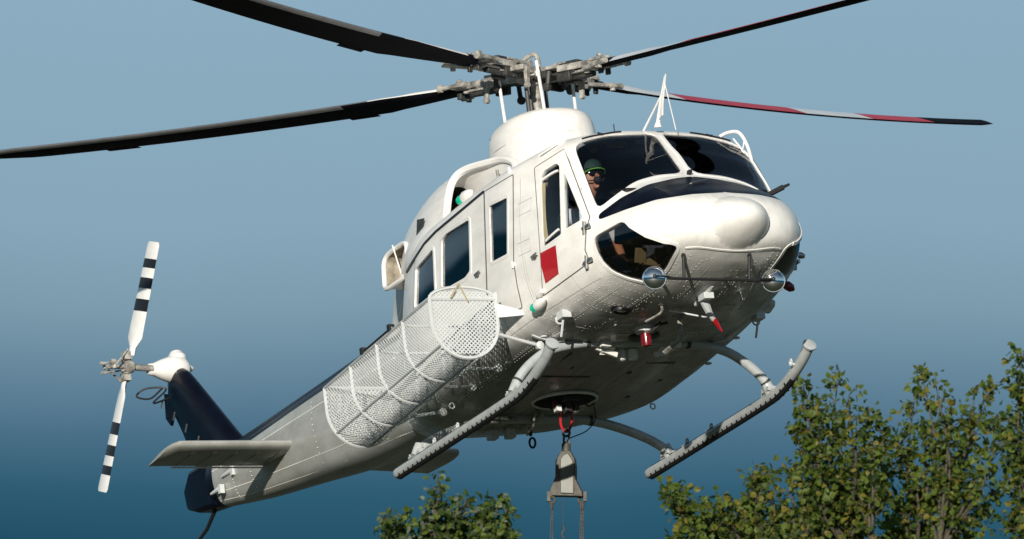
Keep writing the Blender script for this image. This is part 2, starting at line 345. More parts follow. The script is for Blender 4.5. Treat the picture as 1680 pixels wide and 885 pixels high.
# outlines on the skin as (station, girth) pairs
BAKED = {
'crew_door': [(6.608,2.47),(6.607,2.443),(6.615,2.425),(6.631,2.415),(6.687,2.401),(6.742,2.385),(6.798,2.365),(6.854,2.342),(6.909,2.314),(6.964,2.281),(7.017,2.242),(7.068,2.196),(7.114,2.144),(7.154,2.086),(7.17,2.071),(7.192,2.073),(7.218,2.093),(7.286,2.158),(7.349,2.216),(7.408,2.27),(7.466,2.321),(7.523,2.37),(7.58,2.417),(7.636,2.464),(7.693,2.509),(7.749,2.555),(7.806,2.601),(7.863,2.648),(7.92,2.697),(7.978,2.748),(8.036,2.8),(8.093,2.852),(8.15,2.904),(8.208,2.956),(8.265,3.01),(8.323,3.065),(8.381,3.122),(8.439,3.182),(8.497,3.245),(8.556,3.314),(8.576,3.346),(8.588,3.384),(8.59,3.429),(8.584,3.532),(8.573,3.636),(8.558,3.739),(8.551,3.786),(8.547,3.833),(8.546,3.879),(8.545,3.993),(8.538,4.104),(8.525,4.212),(8.508,4.317),(8.487,4.419),(8.46,4.519),(8.452,4.559),(8.451,4.597),(8.456,4.636),(8.474,4.732),(8.486,4.832),(8.492,4.936),(8.485,4.976),(8.461,5.006),(8.421,5.025),(8.303,5.059),(8.186,5.089),(8.071,5.115),(7.957,5.138),(7.84,5.159),(7.719,5.177),(7.599,5.193),(7.48,5.208),(7.365,5.221),(7.257,5.233),(7.155,5.243),(7.06,5.253),(6.971,5.262),(6.887,5.271),(6.808,5.28),(6.732,5.288),(6.659,5.296),(6.587,5.303),(6.565,5.3),(6.557,5.286),(6.561,5.26),(6.588,5.18),(6.613,5.103),(6.638,5.027),(6.661,4.954),(6.682,4.883),(6.7,4.814),(6.717,4.746),(6.731,4.679),(6.744,4.612),(6.756,4.546),(6.766,4.481),(6.774,4.415),(6.781,4.35),(6.787,4.285),(6.792,4.219),(6.794,4.193),(6.795,4.167),(6.796,4.141),(6.798,4.074),(6.799,4.006),(6.799,3.937),(6.797,3.87),(6.794,3.803),(6.789,3.737),(6.783,3.671),(6.777,3.605),(6.769,3.539),(6.761,3.473),(6.751,3.406),(6.741,3.339),(6.73,3.27),(6.719,3.201),(6.706,3.13),(6.693,3.057),(6.679,2.982),(6.667,2.908),(6.657,2.836),(6.648,2.765),(6.639,2.693),(6.63,2.621),(6.62,2.547)],
'crew_window': [(6.783,2.743),(6.782,2.717),(6.786,2.693),(6.795,2.672),(6.823,2.618),(6.836,2.6),(6.853,2.585),(6.875,2.574),(6.942,2.548),(7.01,2.515),(7.078,2.476),(7.104,2.465),(7.133,2.462),(7.165,2.466),(7.177,2.47),(7.207,2.481),(7.229,2.498),(7.242,2.521),(7.263,2.588),(7.284,2.655),(7.303,2.721),(7.323,2.788),(7.342,2.855),(7.363,2.923),(7.386,2.993),(7.409,3.064),(7.431,3.134),(7.452,3.204),(7.472,3.275),(7.491,3.346),(7.508,3.417),(7.523,3.49),(7.536,3.563),(7.548,3.637),(7.557,3.712),(7.564,3.787),(7.569,3.864),(7.571,3.942),(7.57,4.02),(7.563,4.048),(7.541,4.07),(7.507,4.086),(7.405,4.116),(7.305,4.143),(7.209,4.167),(7.117,4.189),(7.029,4.208),(6.946,4.226),(6.919,4.228),(6.904,4.218),(6.901,4.198),(6.907,4.133),(6.912,4.067),(6.915,4.001),(6.917,3.934),(6.918,3.869),(6.917,3.804),(6.915,3.74),(6.911,3.676),(6.906,3.612),(6.901,3.549),(6.894,3.485),(6.887,3.421),(6.878,3.357),(6.869,3.292),(6.859,3.226),(6.848,3.159),(6.836,3.09),(6.823,3.02),(6.811,2.949),(6.801,2.879),(6.792,2.811)],
'vent_window': [(7.434,2.643),(7.43,2.625),(7.437,2.622),(7.454,2.634),(7.507,2.681),(7.562,2.728),(7.618,2.774),(7.676,2.821),(7.734,2.869),(7.793,2.918),(7.854,2.97),(7.915,3.024),(7.976,3.081),(8.036,3.141),(8.094,3.201),(8.152,3.26),(8.209,3.321),(8.266,3.383),(8.322,3.448),(8.339,3.477),(8.344,3.509),(8.337,3.545),(8.333,3.557),(8.316,3.594),(8.291,3.628),(8.26,3.661),(8.177,3.728),(8.09,3.787),(8.001,3.837),(7.91,3.88),(7.814,3.92),(7.778,3.927),(7.757,3.919),(7.749,3.895),(7.745,3.813),(7.738,3.732),(7.728,3.652),(7.716,3.573),(7.702,3.496),(7.685,3.419),(7.667,3.344),(7.646,3.27),(7.624,3.196),(7.601,3.123),(7.576,3.051),(7.551,2.98),(7.526,2.91),(7.502,2.842),(7.479,2.775),(7.457,2.709)],
'hinged_panel': [(5.305,2.315),(5.304,2.294),(5.312,2.282),(5.33,2.279),(5.417,2.287),(5.503,2.294),(5.587,2.299),(5.668,2.303),(5.747,2.305),(5.822,2.305),(5.895,2.303),(5.965,2.3),(6.032,2.295),(6.096,2.292),(6.11,2.295),(6.121,2.307),(6.126,2.327),(6.136,2.413),(6.14,2.491),(6.14,2.565),(6.138,2.636),(6.135,2.706),(6.132,2.775),(6.129,2.845),(6.127,2.915),(6.128,2.988),(6.131,3.062),(6.133,3.134),(6.134,3.205),(6.135,3.275),(6.134,3.343),(6.133,3.41),(6.131,3.476),(6.128,3.542),(6.124,3.607),(6.12,3.672),(6.114,3.736),(6.108,3.8),(6.102,3.864),(6.094,3.927),(6.086,3.99),(6.077,4.053),(6.068,4.114),(6.058,4.173),(6.049,4.232),(6.047,4.248),(6.046,4.264),(6.046,4.28),(6.047,4.342),(6.049,4.404),(6.049,4.466),(6.049,4.527),(6.047,4.59),(6.044,4.652),(6.04,4.716),(6.039,4.733),(6.038,4.75),(6.038,4.767),(6.036,4.838),(6.032,4.912),(6.024,4.988),(6.013,5.067),(6.003,5.15),(5.99,5.235),(5.984,5.253),(5.972,5.262),(5.955,5.263),(5.881,5.249),(5.806,5.234),(5.731,5.22),(5.656,5.204),(5.58,5.189),(5.504,5.174),(5.428,5.158),(5.351,5.143),(5.275,5.128),(5.198,5.112),(5.181,5.106),(5.171,5.094),(5.17,5.077),(5.179,5.002),(5.187,4.93),(5.191,4.86),(5.193,4.792),(5.193,4.726),(5.192,4.66),(5.189,4.596),(5.184,4.532),(5.183,4.516),(5.184,4.5),(5.186,4.485),(5.195,4.43),(5.203,4.375),(5.211,4.32),(5.218,4.264),(5.226,4.208),(5.233,4.151),(5.24,4.092),(5.247,4.033),(5.255,3.972),(5.263,3.91),(5.27,3.848),(5.277,3.786),(5.284,3.723),(5.29,3.66),(5.296,3.596),(5.301,3.532),(5.305,3.467),(5.309,3.401),(5.312,3.333),(5.313,3.265),(5.314,3.196),(5.314,3.125),(5.312,3.052),(5.309,2.978),(5.308,2.905),(5.311,2.835),(5.315,2.767),(5.319,2.698),(5.324,2.629),(5.326,2.558),(5.326,2.484),(5.32,2.404)],
'hinged_window': [(5.452,2.756),(5.457,2.741),(5.469,2.733),(5.488,2.733),(5.567,2.743),(5.644,2.752),(5.72,2.761),(5.795,2.768),(5.868,2.774),(5.94,2.779),(5.956,2.783),(5.965,2.793),(5.967,2.809),(5.963,2.877),(5.961,2.947),(5.962,3.019),(5.963,3.09),(5.964,3.161),(5.963,3.229),(5.962,3.297),(5.96,3.364),(5.956,3.429),(5.953,3.494),(5.948,3.558),(5.943,3.622),(5.937,3.685),(5.93,3.747),(5.922,3.809),(5.914,3.871),(5.905,3.932),(5.896,3.993),(5.89,4.007),(5.878,4.014),(5.86,4.016),(5.775,4.012),(5.689,4.006),(5.603,3.999),(5.517,3.991),(5.43,3.982),(5.412,3.978),(5.401,3.968),(5.399,3.954),(5.407,3.893),(5.414,3.831),(5.42,3.769),(5.426,3.707),(5.432,3.644),(5.437,3.58),(5.441,3.516),(5.445,3.451),(5.448,3.385),(5.45,3.318),(5.451,3.25),(5.452,3.181),(5.451,3.11),(5.448,3.038),(5.445,2.964),(5.445,2.893),(5.448,2.824)],
'sliding_door': [(5.29,2.34),(5.282,2.319),(5.27,2.308),(5.252,2.305),(5.182,2.315),(5.112,2.323),(5.043,2.332),(4.975,2.341),(4.907,2.35),(4.839,2.358),(4.771,2.366),(4.702,2.373),(4.633,2.38),(4.614,2.382),(4.594,2.383),(4.575,2.385),(4.5,2.391),(4.425,2.397),(4.35,2.402),(4.273,2.407),(4.196,2.411),(4.117,2.414),(4.037,2.416),(3.955,2.418),(3.875,2.422),(3.796,2.426),(3.775,2.427),(3.755,2.43),(3.737,2.434),(3.671,2.45),(3.605,2.466),(3.538,2.48),(3.469,2.494),(3.398,2.506),(3.378,2.51),(3.36,2.515),(3.343,2.522),(3.284,2.55),(3.223,2.574),(3.158,2.596),(3.088,2.614),(3.013,2.628),(2.993,2.633),(2.98,2.644),(2.974,2.661),(2.961,2.733),(2.947,2.804),(2.935,2.875),(2.926,2.949),(2.923,3.026),(2.918,3.101),(2.91,3.173),(2.9,3.242),(2.888,3.309),(2.885,3.326),(2.884,3.345),(2.885,3.364),(2.887,3.431),(2.888,3.497),(2.887,3.562),(2.885,3.625),(2.882,3.687),(2.877,3.748),(2.872,3.808),(2.871,3.825),(2.871,3.843),(2.873,3.862),(2.882,3.932),(2.89,4.001),(2.897,4.068),(2.902,4.133),(2.907,4.196),(2.911,4.258),(2.914,4.318),(2.916,4.378),(2.917,4.437),(2.917,4.496),(2.916,4.554),(2.914,4.613),(2.911,4.672),(2.907,4.731),(2.902,4.791),(2.905,4.805),(2.92,4.816),(2.945,4.822),(3.053,4.837),(3.154,4.848),(3.249,4.856),(3.34,4.862),(3.428,4.867),(3.514,4.871),(3.598,4.875),(3.68,4.878),(3.762,4.882),(3.843,4.886),(3.925,4.89),(3.947,4.892),(3.969,4.894),(3.991,4.897),(4.075,4.908),(4.157,4.92),(4.237,4.933),(4.317,4.945),(4.395,4.958),(4.473,4.97),(4.55,4.983),(4.627,4.996),(4.703,5.009),(4.78,5.022),(4.857,5.035),(4.934,5.048),(5.011,5.06),(5.09,5.073),(5.108,5.073),(5.12,5.065),(5.126,5.05),(5.138,4.978),(5.148,4.909),(5.155,4.841),(5.161,4.776),(5.164,4.712),(5.166,4.648),(5.166,4.586),(5.165,4.524),(5.166,4.508),(5.167,4.492),(5.169,4.477),(5.177,4.422),(5.186,4.365),(5.193,4.309),(5.201,4.252),(5.208,4.195),(5.216,4.136),(5.223,4.076),(5.231,4.015),(5.238,3.953),(5.246,3.89),(5.253,3.827),(5.26,3.763),(5.267,3.699),(5.273,3.635),(5.278,3.569),(5.283,3.503),(5.287,3.437),(5.291,3.369),(5.293,3.3),(5.294,3.23),(5.295,3.158),(5.293,3.085),(5.291,3.01),(5.288,2.935),(5.29,2.863),(5.293,2.792),(5.298,2.723),(5.302,2.652),(5.306,2.581),(5.306,2.506),(5.302,2.427)],
'slide_window': [(3.976,3.837),(3.938,3.807),(3.916,3.775),(3.912,3.742),(3.919,3.681),(3.926,3.619),(3.932,3.555),(3.937,3.491),(3.941,3.426),(3.945,3.36),(3.947,3.292),(3.949,3.223),(3.949,3.153),(3.948,3.081),(3.944,3.006),(3.942,2.932),(3.943,2.861),(3.946,2.791),(3.954,2.757),(3.971,2.731),(3.999,2.713),(4.069,2.685),(4.104,2.674),(4.143,2.67),(4.186,2.671),(4.271,2.679),(4.354,2.686),(4.437,2.693),(4.519,2.699),(4.601,2.705),(4.682,2.71),(4.763,2.715),(4.798,2.723),(4.818,2.743),(4.823,2.775),(4.819,2.846),(4.818,2.918),(4.819,2.993),(4.822,3.069),(4.823,3.143),(4.823,3.216),(4.821,3.287),(4.818,3.357),(4.815,3.425),(4.81,3.493),(4.805,3.559),(4.799,3.625),(4.793,3.69),(4.786,3.754),(4.779,3.818),(4.771,3.848),(4.754,3.872),(4.727,3.889),(4.663,3.918),(4.631,3.929),(4.595,3.934),(4.555,3.934),(4.472,3.928),(4.389,3.922),(4.305,3.916),(4.22,3.909),(4.134,3.902),(4.09,3.894),(4.044,3.877),(3.998,3.851)],
'rear_window': [(3.032,3.803),(2.984,3.791),(2.956,3.771),(2.952,3.742),(2.965,3.681),(2.977,3.619),(2.988,3.556),(2.998,3.491),(3.006,3.425),(3.013,3.357),(3.018,3.288),(3.021,3.216),(3.022,3.141),(3.02,3.063),(3.015,2.982),(3.022,2.947),(3.047,2.926),(3.088,2.918),(3.174,2.91),(3.255,2.898),(3.33,2.882),(3.403,2.865),(3.474,2.845),(3.543,2.825),(3.61,2.804),(3.64,2.801),(3.658,2.816),(3.665,2.847),(3.669,2.922),(3.676,2.999),(3.684,3.076),(3.69,3.151),(3.695,3.224),(3.698,3.295),(3.7,3.365),(3.701,3.433),(3.701,3.5),(3.7,3.566),(3.698,3.631),(3.696,3.694),(3.693,3.757),(3.684,3.786),(3.663,3.805),(3.628,3.812),(3.552,3.816),(3.474,3.819),(3.395,3.82),(3.312,3.821),(3.225,3.819),(3.133,3.813)],
'windscreen': [(7.544,2.051),(7.493,2.006),(7.439,1.958),(7.368,1.859),(7.334,1.759),(7.328,1.725),(7.312,1.62),(7.3,1.507),(7.298,1.447),(7.293,1.387),(7.29,1.319),(7.285,1.25),(7.277,1.181),(7.273,1.119),(7.269,1.058),(7.274,1.002),(7.278,0.945),(7.289,0.893),(7.297,0.839),(7.308,0.78),(7.316,0.72),(7.322,0.658),(7.325,0.596),(7.326,0.534),(7.325,0.471),(7.323,0.407),(7.318,0.343),(7.313,0.278),(7.306,0.213),(7.321,0.169),(7.335,0.126),(7.387,0.106),(7.435,0.084),(7.512,0.082),(7.583,0.077),(7.68,0.081),(7.776,0.084),(7.874,0.088),(7.98,0.096),(8.09,0.106),(8.191,0.111),(8.287,0.113),(8.379,0.114),(8.472,0.113),(8.565,0.112),(8.661,0.113),(8.812,0.14),(8.923,0.218),(8.977,0.336),(8.985,0.406),(8.991,0.476),(8.995,0.546),(8.996,0.615),(9,0.683),(9,0.75),(9.007,0.822),(9.01,0.893),(9.018,0.969),(9.021,1.045),(9.026,1.147),(9.024,1.248),(9.026,1.325),(9.024,1.402),(9.032,1.484),(9.035,1.565),(9.047,1.652),(9.054,1.739),(9.063,1.835),(9.065,1.929),(9.061,2.023),(9.048,2.114),(9.031,2.197),(9.007,2.278),(8.982,2.358),(8.952,2.438),(8.922,2.519),(8.889,2.6),(8.85,2.694),(8.77,2.818),(8.677,2.855),(8.575,2.807),(8.517,2.76),(8.459,2.715),(8.401,2.672),(8.345,2.631),(8.288,2.59),(8.231,2.549),(8.173,2.508),(8.115,2.465),(8.056,2.421),(7.995,2.374),(7.933,2.327),(7.87,2.281),(7.807,2.236),(7.744,2.191),(7.679,2.146),(7.613,2.1)],
'nose_panel': [(8.885,2.946),(8.851,3.036),(8.84,3.116),(8.851,3.186),(8.859,3.208),(8.89,3.251),(8.939,3.248),(9.006,3.202),(9.086,3.138),(9.172,3.084),(9.264,3.04),(9.362,3.009),(9.466,2.987),(9.573,2.972),(9.679,2.958),(9.78,2.942),(9.875,2.921),(9.965,2.891),(10.052,2.849),(10.134,2.801),(10.212,2.75),(10.287,2.695),(10.358,2.634),(10.426,2.569),(10.49,2.498),(10.549,2.421),(10.604,2.347),(10.662,2.279),(10.722,2.215),(10.787,2.147),(10.846,2.074),(10.901,1.995),(10.95,1.911),(10.992,1.823),(11.028,1.731),(11.059,1.636),(11.084,1.537),(11.104,1.434),(11.122,1.338),(11.143,1.245),(11.17,1.155),(11.198,1.061),(11.221,0.96),(11.234,0.852),(11.236,0.737),(11.228,0.616),(11.213,0.492),(11.191,0.367),(11.166,0.242),(11.14,0.117),(11.095,0.021),(11.011,0),(10.884,0),(10.717,0),(10.538,0),(10.357,0),(10.184,0),(10.026,0),(9.869,0),(9.694,0),(9.523,0),(9.376,0),(9.254,0),(9.175,0),(9.143,0.031),(9.15,0.104),(9.18,0.2),(9.207,0.294),(9.232,0.387),(9.254,0.468),(9.282,0.553),(9.314,0.642),(9.348,0.741),(9.375,0.839),(9.392,0.936),(9.4,1.031),(9.4,1.123),(9.392,1.212),(9.388,1.296),(9.394,1.387),(9.409,1.486),(9.426,1.594),(9.433,1.698),(9.429,1.798),(9.414,1.894),(9.39,1.984),(9.355,2.068),(9.311,2.147),(9.267,2.22),(9.226,2.296),(9.188,2.375),(9.143,2.466),(9.094,2.557),(9.042,2.649),(8.99,2.743),(8.937,2.842)],
'chin_window': [(10.005,3.686),(9.919,3.605),(9.819,3.574),(9.71,3.597),(9.61,3.641),(9.51,3.686),(9.41,3.735),(9.311,3.789),(9.212,3.848),(9.113,3.912),(9.013,3.98),(8.92,4.072),(8.869,4.18),(8.86,4.302),(8.863,4.346),(8.873,4.478),(8.886,4.613),(8.902,4.753),(8.91,4.844),(8.923,4.993),(8.943,5.145),(8.975,5.298),(8.995,5.397),(9.01,5.496),(9.03,5.646),(9.053,5.782),(9.08,5.904),(9.101,5.995),(9.116,6.081),(9.133,6.182),(9.154,6.274),(9.18,6.359),(9.203,6.428),(9.223,6.498),(9.24,6.567),(9.274,6.635),(9.343,6.677),(9.447,6.694),(9.553,6.697),(9.659,6.7),(9.764,6.703),(9.89,6.697),(10.031,6.667),(10.184,6.614),(10.314,6.556),(10.444,6.493),(10.574,6.425),(10.704,6.348),(10.834,6.262),(10.963,6.165),(11.089,6.029),(11.146,5.88),(11.129,5.728),(11.075,5.586),(11.015,5.446),(10.949,5.294),(10.885,5.13),(10.823,4.961),(10.773,4.837),(10.717,4.72),(10.658,4.611),(10.575,4.474),(10.489,4.343),(10.401,4.214),(10.293,4.069),(10.2,3.947),(10.113,3.833),(10.032,3.723)],
'red_square': [(6.781,4.335),(6.859,4.33),(6.941,4.324),(7.028,4.317),(7.119,4.309),(7.215,4.3),(7.317,4.289),(7.316,4.351),(7.313,4.414),(7.309,4.477),(7.303,4.54),(7.291,4.612),(7.277,4.685),(7.26,4.76),(7.24,4.835),(7.216,4.911),(7.189,4.989),(7.085,5.003),(6.987,5.016),(6.897,5.028),(6.811,5.039),(6.729,5.049),(6.74,4.968),(6.747,4.89),(6.751,4.813),(6.752,4.739),(6.751,4.666),(6.748,4.594),(6.758,4.529),(6.767,4.464),(6.774,4.399)],
'eyebrow_window': [(6.623,2.112),(6.668,2.086),(6.711,2.055),(6.751,2.017),(6.783,1.97),(6.807,1.912),(6.814,1.836),(6.846,1.798),(6.867,1.747),(6.871,1.679),(6.809,1.546),(6.919,1.741),(6.933,1.828),(6.928,1.897),(6.911,1.956),(6.885,2.006),(6.853,2.048),(6.819,2.083),(6.782,2.113),(6.742,2.139),(6.702,2.162),(6.66,2.181)],
'line_rail': [(5.277,2.282),(5.201,2.292),(5.125,2.302),(5.049,2.312),(4.975,2.322),(4.901,2.332),(4.827,2.341),(4.752,2.35),(4.677,2.358),(4.601,2.365),(4.529,2.371),(4.456,2.377),(4.382,2.382),(4.307,2.387),(4.232,2.391),(4.155,2.395),(4.077,2.397),(3.998,2.399),(3.918,2.402),(3.84,2.405),(3.762,2.409),(3.699,2.425),(3.635,2.441),(3.57,2.456),(3.504,2.47),(3.436,2.482),(3.366,2.493),(3.299,2.526),(3.227,2.556),(3.151,2.581),(3.069,2.602),(2.978,2.615),(2.883,2.621),(2.776,2.618),(2.654,2.602),(2.507,2.565),(2.311,2.484)],
'line_pod_edge': [(9.8,3.282),(9.914,3.437),(10.01,3.577),(10.096,3.713),(10.174,3.851),(10.256,3.948),(10.335,4.05),(10.411,4.153),(10.483,4.26),(10.552,4.372),(10.616,4.491),(10.695,4.596),(10.77,4.71),(10.84,4.832),(10.904,4.964),(10.963,5.106),(11.018,5.258),(11.087,5.365),(11.153,5.476),(11.216,5.591),(11.275,5.707),(11.328,5.823),(11.377,5.94),(11.421,6.055),(11.246,6.348),(11.28,6.448),(11.311,6.549),(11.339,6.651),(11.365,6.754),(11.389,6.859),(11.41,6.966),(11.429,7.075),(11.445,7.181),(11.459,7.287),(11.47,7.392),(11.478,7.498),(11.483,7.605),(11.486,7.713),(11.485,7.823)],
'line_ra': [(9.926,6.836),(10.052,6.802),(10.178,6.766),(10.303,6.729),(10.427,6.689),(10.551,6.646),(10.677,6.599),(10.803,6.547),(10.932,6.488),(11.064,6.422),(11.201,6.346)],
'line_rb': [(9.389,7.458),(9.544,7.425),(9.696,7.391),(9.848,7.356),(10.001,7.319),(10.155,7.28),(10.276,7.274),(10.396,7.269),(10.517,7.263),(10.638,7.257),(10.76,7.252),(10.81,7.304),(10.859,7.357),(10.908,7.412),(10.956,7.468)],
'line_rc': [(11.693,6.448),(11.563,6.488),(11.429,6.525),(11.295,6.557),(11.144,6.65),(10.999,6.731),(10.86,6.801),(10.723,6.864),(10.589,6.921)],
'line_rd': [(8.838,5.175),(8.859,5.294),(8.875,5.415),(8.882,5.538),(8.88,5.658),(8.867,5.775),(8.884,5.873),(8.893,5.967),(8.894,6.057),(8.891,6.143),(8.883,6.226),(8.903,6.303),(8.92,6.379),(8.932,6.454),(8.942,6.529),(8.948,6.603)],
'line_re': [(6.377,5.986),(6.445,5.99),(6.513,5.994),(6.583,5.997),(6.653,6.001),(6.726,6.004),(6.801,6.008),(6.879,6.011),(6.961,6.015),(7.05,6.016),(7.146,6.016),(7.25,6.017),(7.36,6.017),(7.477,6.018),(7.599,6.018),(7.725,6.019),(7.85,6.018),(7.973,6.018),(8.095,6.017),(8.22,6.017),(8.348,6.017),(8.478,6.017),(8.608,6.015)],
}
# ------------------------------------------------------------------ ground
g = MB(); g.add([(-4500, -4500, 0), (4500, -4500, 0), (4500, 4500, 0), (-4500, 4500, 0)], [(0, 1, 2, 3)])
go = g.build('ground', 'grass_ground', smooth=False); go['kind'] = 'structure'

# ------------------------------------------------------------------ helicopter frame: x nose, y left, z up, origin under the mast
ROT = Matrix(((0.417, 0.902, -0.114), (-0.865, 0.432, 0.257), (0.280, -0.009, 0.960)))   # body -> camera axes
cE, sE = math.cos(ELEV), math.sin(ELEV)
W3 = Matrix(((1, 0, 0), (0, cE, -sE), (0, sE, cE))) @ ROT
HM = Matrix.Translation(view2world(Vector((0, DIST, 0))-ROT@Vector((0, 0, 2.0)))) @ W3.to_4x4()
heli = empty('helicopter', HM, 'white and navy twin engine helicopter hovering nose up with a side cargo basket', 'helicopter')
def part(mb, name, mats, parent=heli, **k): return mb.build(name, mats, parent, **k)

# ---- hull skin in parameter space, with every opening and painted field cut as exact edges
SW, ST = .33, .33
def inside(poly, x, y):
    c = False; n = len(poly); j = n-1
    for i in range(n):
        xi, yi = poly[i]; xj, yj = poly[j]
        if (yi > y) != (yj > y) and x < (xj-xi)*(y-yi)/(yj-yi)+xi: c = not c
        j = i
    return c
ORDER = ['crew_window', 'vent_window', 'hinged_window', 'slide_window', 'rear_window', 'windscreen', 'nose_panel', 'chin_window', 'red_square', 'eyebrow_window', 'crew_door', 'hinged_panel', 'sliding_door']
GLASS = {'crew_window', 'vent_window', 'hinged_window', 'slide_window', 'rear_window', 'windscreen', 'chin_window', 'eyebrow_window'}
pv = []; pe = []
for k in ORDER:
    P = BAKED[k]; o = len(pv); n = len(P)
    pv += [Vector((w*SW, t*ST)) for w, t in P]; pe += [(o+i, o+(i+1) % n) for i in range(n)]
NP = len(pv)
for w in [13*i/104 for i in range(96)]+[11.95+1.05*i/40 for i in range(41)]:
    for j in range(0, 65):
        t = 8*j/64
        pv.append(Vector((w*SW, t*ST)))
res = delaunay_2d_cdt(pv, pe, [], 0, 1e-5)
TV = [(v.x/SW, v.y/ST) for v in res[0]]; TF = res[2]
TP = [S(w, t) for w, t in TV]; TN = [SN(w, t) for w, t in TV]
bbox = {k: (min(p[0] for p in BAKED[k]), max(p[0] for p in BAKED[k]), min(p[1] for p in BAKED[k]), max(p[1] for p in BAKED[k])) for k in ORDER}
region = {k: [] for k in ORDER}; region['shell'] = []
for f in TF:
    cx = sum(TV[i][0] for i in f)/3; cy = sum(TV[i][1] for i in f)/3; r = 'shell'
    for k in ORDER:
        b = bbox[k]
        if b[0] <= cx <= b[1] and b[2] <= cy <= b[3] and inside(BAKED[k], cx, cy): r = k; break
    region[r].append(f)
def patch(name, keys, mats, parent, off=0.0, sides=(-1, 1), label=None, mi=None, flip=False):
    """hull triangles of the given regions, displaced along the normal; sides -1 = starboard (as modelled), 1 = mirrored"""
    m = MB(); m.n = []
    for sd in sides:
        idx = {}
        for ki, k in enumerate(keys):
            for f in region[k]:
                q = []
                for i in f:
                    if i not in idx:
                        idx[i] = len(m.v); p, n = TP[i], TN[i]
                        v = [p[c]+n[c]*off for c in range(3)]; nn = list(n)
                        if sd > 0: v[1] = -v[1]; nn[1] = -nn[1]
                        if flip: nn = [-c for c in nn]
                        m.v.append(tuple(v)); m.n.append(tuple(nn))
                    q.append(idx[i])
                a, b, c = (Vector(m.v[i]) for i in q)
                nrm = (b-a).cross(c-a)
                if nrm.dot(Vector(m.n[q[0]])) < 0: q = q[::-1]
                m.f.append(tuple(q)); m.m.append(mi[ki] if mi else 0)
    return m.build(name, mats, parent, label=label)
def surf(p, off=0, sd=-1):
    P = S(*p); N = SN(*p); v = [P[c]+N[c]*off for c in range(3)]
    if sd > 0: v[1] = -v[1]; N = (N[0], -N[1], N[2])
    return Vector(v), Vector(N)
def strip(m, pts, width, h, shift=0, closed=False, sd=-1, mi=0, base=-.004):
    """a flat bar bent along the hull: width across, height h proud of the skin"""
    PN = [surf(p, 0, sd) for p in pts]; n = len(PN); vs = []; sg = -sd
    for i, (P, N) in enumerate(PN):
        a = PN[(i-1) % n if closed else max(i-1, 0)][0]; b = PN[(i+1) % n if closed else min(i+1, n-1)][0]
        t = (b-a); t.normalize(); s_ = N.cross(t).normalized()*sg
        c = P+s_*shift
        for x, y in ((-.5, base), (-.5, h), (.5, h), (.5, base)): vs.append(c+s_*width*x+N*y)
    fs = []
    for i in range(n if closed else n-1):
        j = (i+1) % n
        for k in range(3): fs.append((i*4+k, i*4+k+1, j*4+k+1, j*4+k))
    if not closed: fs += [(0, 3, 2, 1), ((n-1)*4, (n-1)*4+1, (n-1)*4+2, (n-1)*4+3)]
    m.add(vs, fs, mi)
def reveal(m, pts, d, sd=-1, top=0.0):
    """inner wall of an opening"""
    n = len(pts); vs = []
    for p in pts:
        P, N = surf(p, 0, sd); vs += [P+N*top, P-N*d]
    m.add(vs, [(2*i, 2*((i+1) % n), 2*((i+1) % n)+1, 2*i+1) for i in range(n)])
LBL = {-1: 'starboard', 1: 'port'}

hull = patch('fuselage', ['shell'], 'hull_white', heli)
patch('nose_top_panel', ['nose_panel'], 'navy_paint', heli, label='navy blue panel between windscreen and white nose')
inner = patch('cabin_liner', ['shell', 'nose_panel', 'crew_door', 'hinged_panel', 'sliding_door', 'red_square'], 'interior_dark', hull, off=-.045, flip=True)
GM = {'windscreen': 'glass_clear', 'chin_window': 'glass_smoke', 'eyebrow_window': 'navy_paint'}
def pane(k, name, parent, sd, gm='glass_tinted', trim=.022, th=.006, tmat='white_paint'):
    o = patch(name, [k], gm, parent, off=-.010, sides=(sd,))
    f = MB(); reveal(f, BAKED[k], .03, sd)
    strip(f, BAKED[k], trim, th, trim*.5*ORI[k], True, sd)
    f.build('window_frame', tmat, parent, angle=60)
    return o
ORI = {}
for k in ORDER:
    P = BAKED[k]; a = sum(P[i-1][0]*P[i][1]-P[i][0]*P[i-1][1] for i in range(len(P))); ORI[k] = 1 if a > 0 else -1
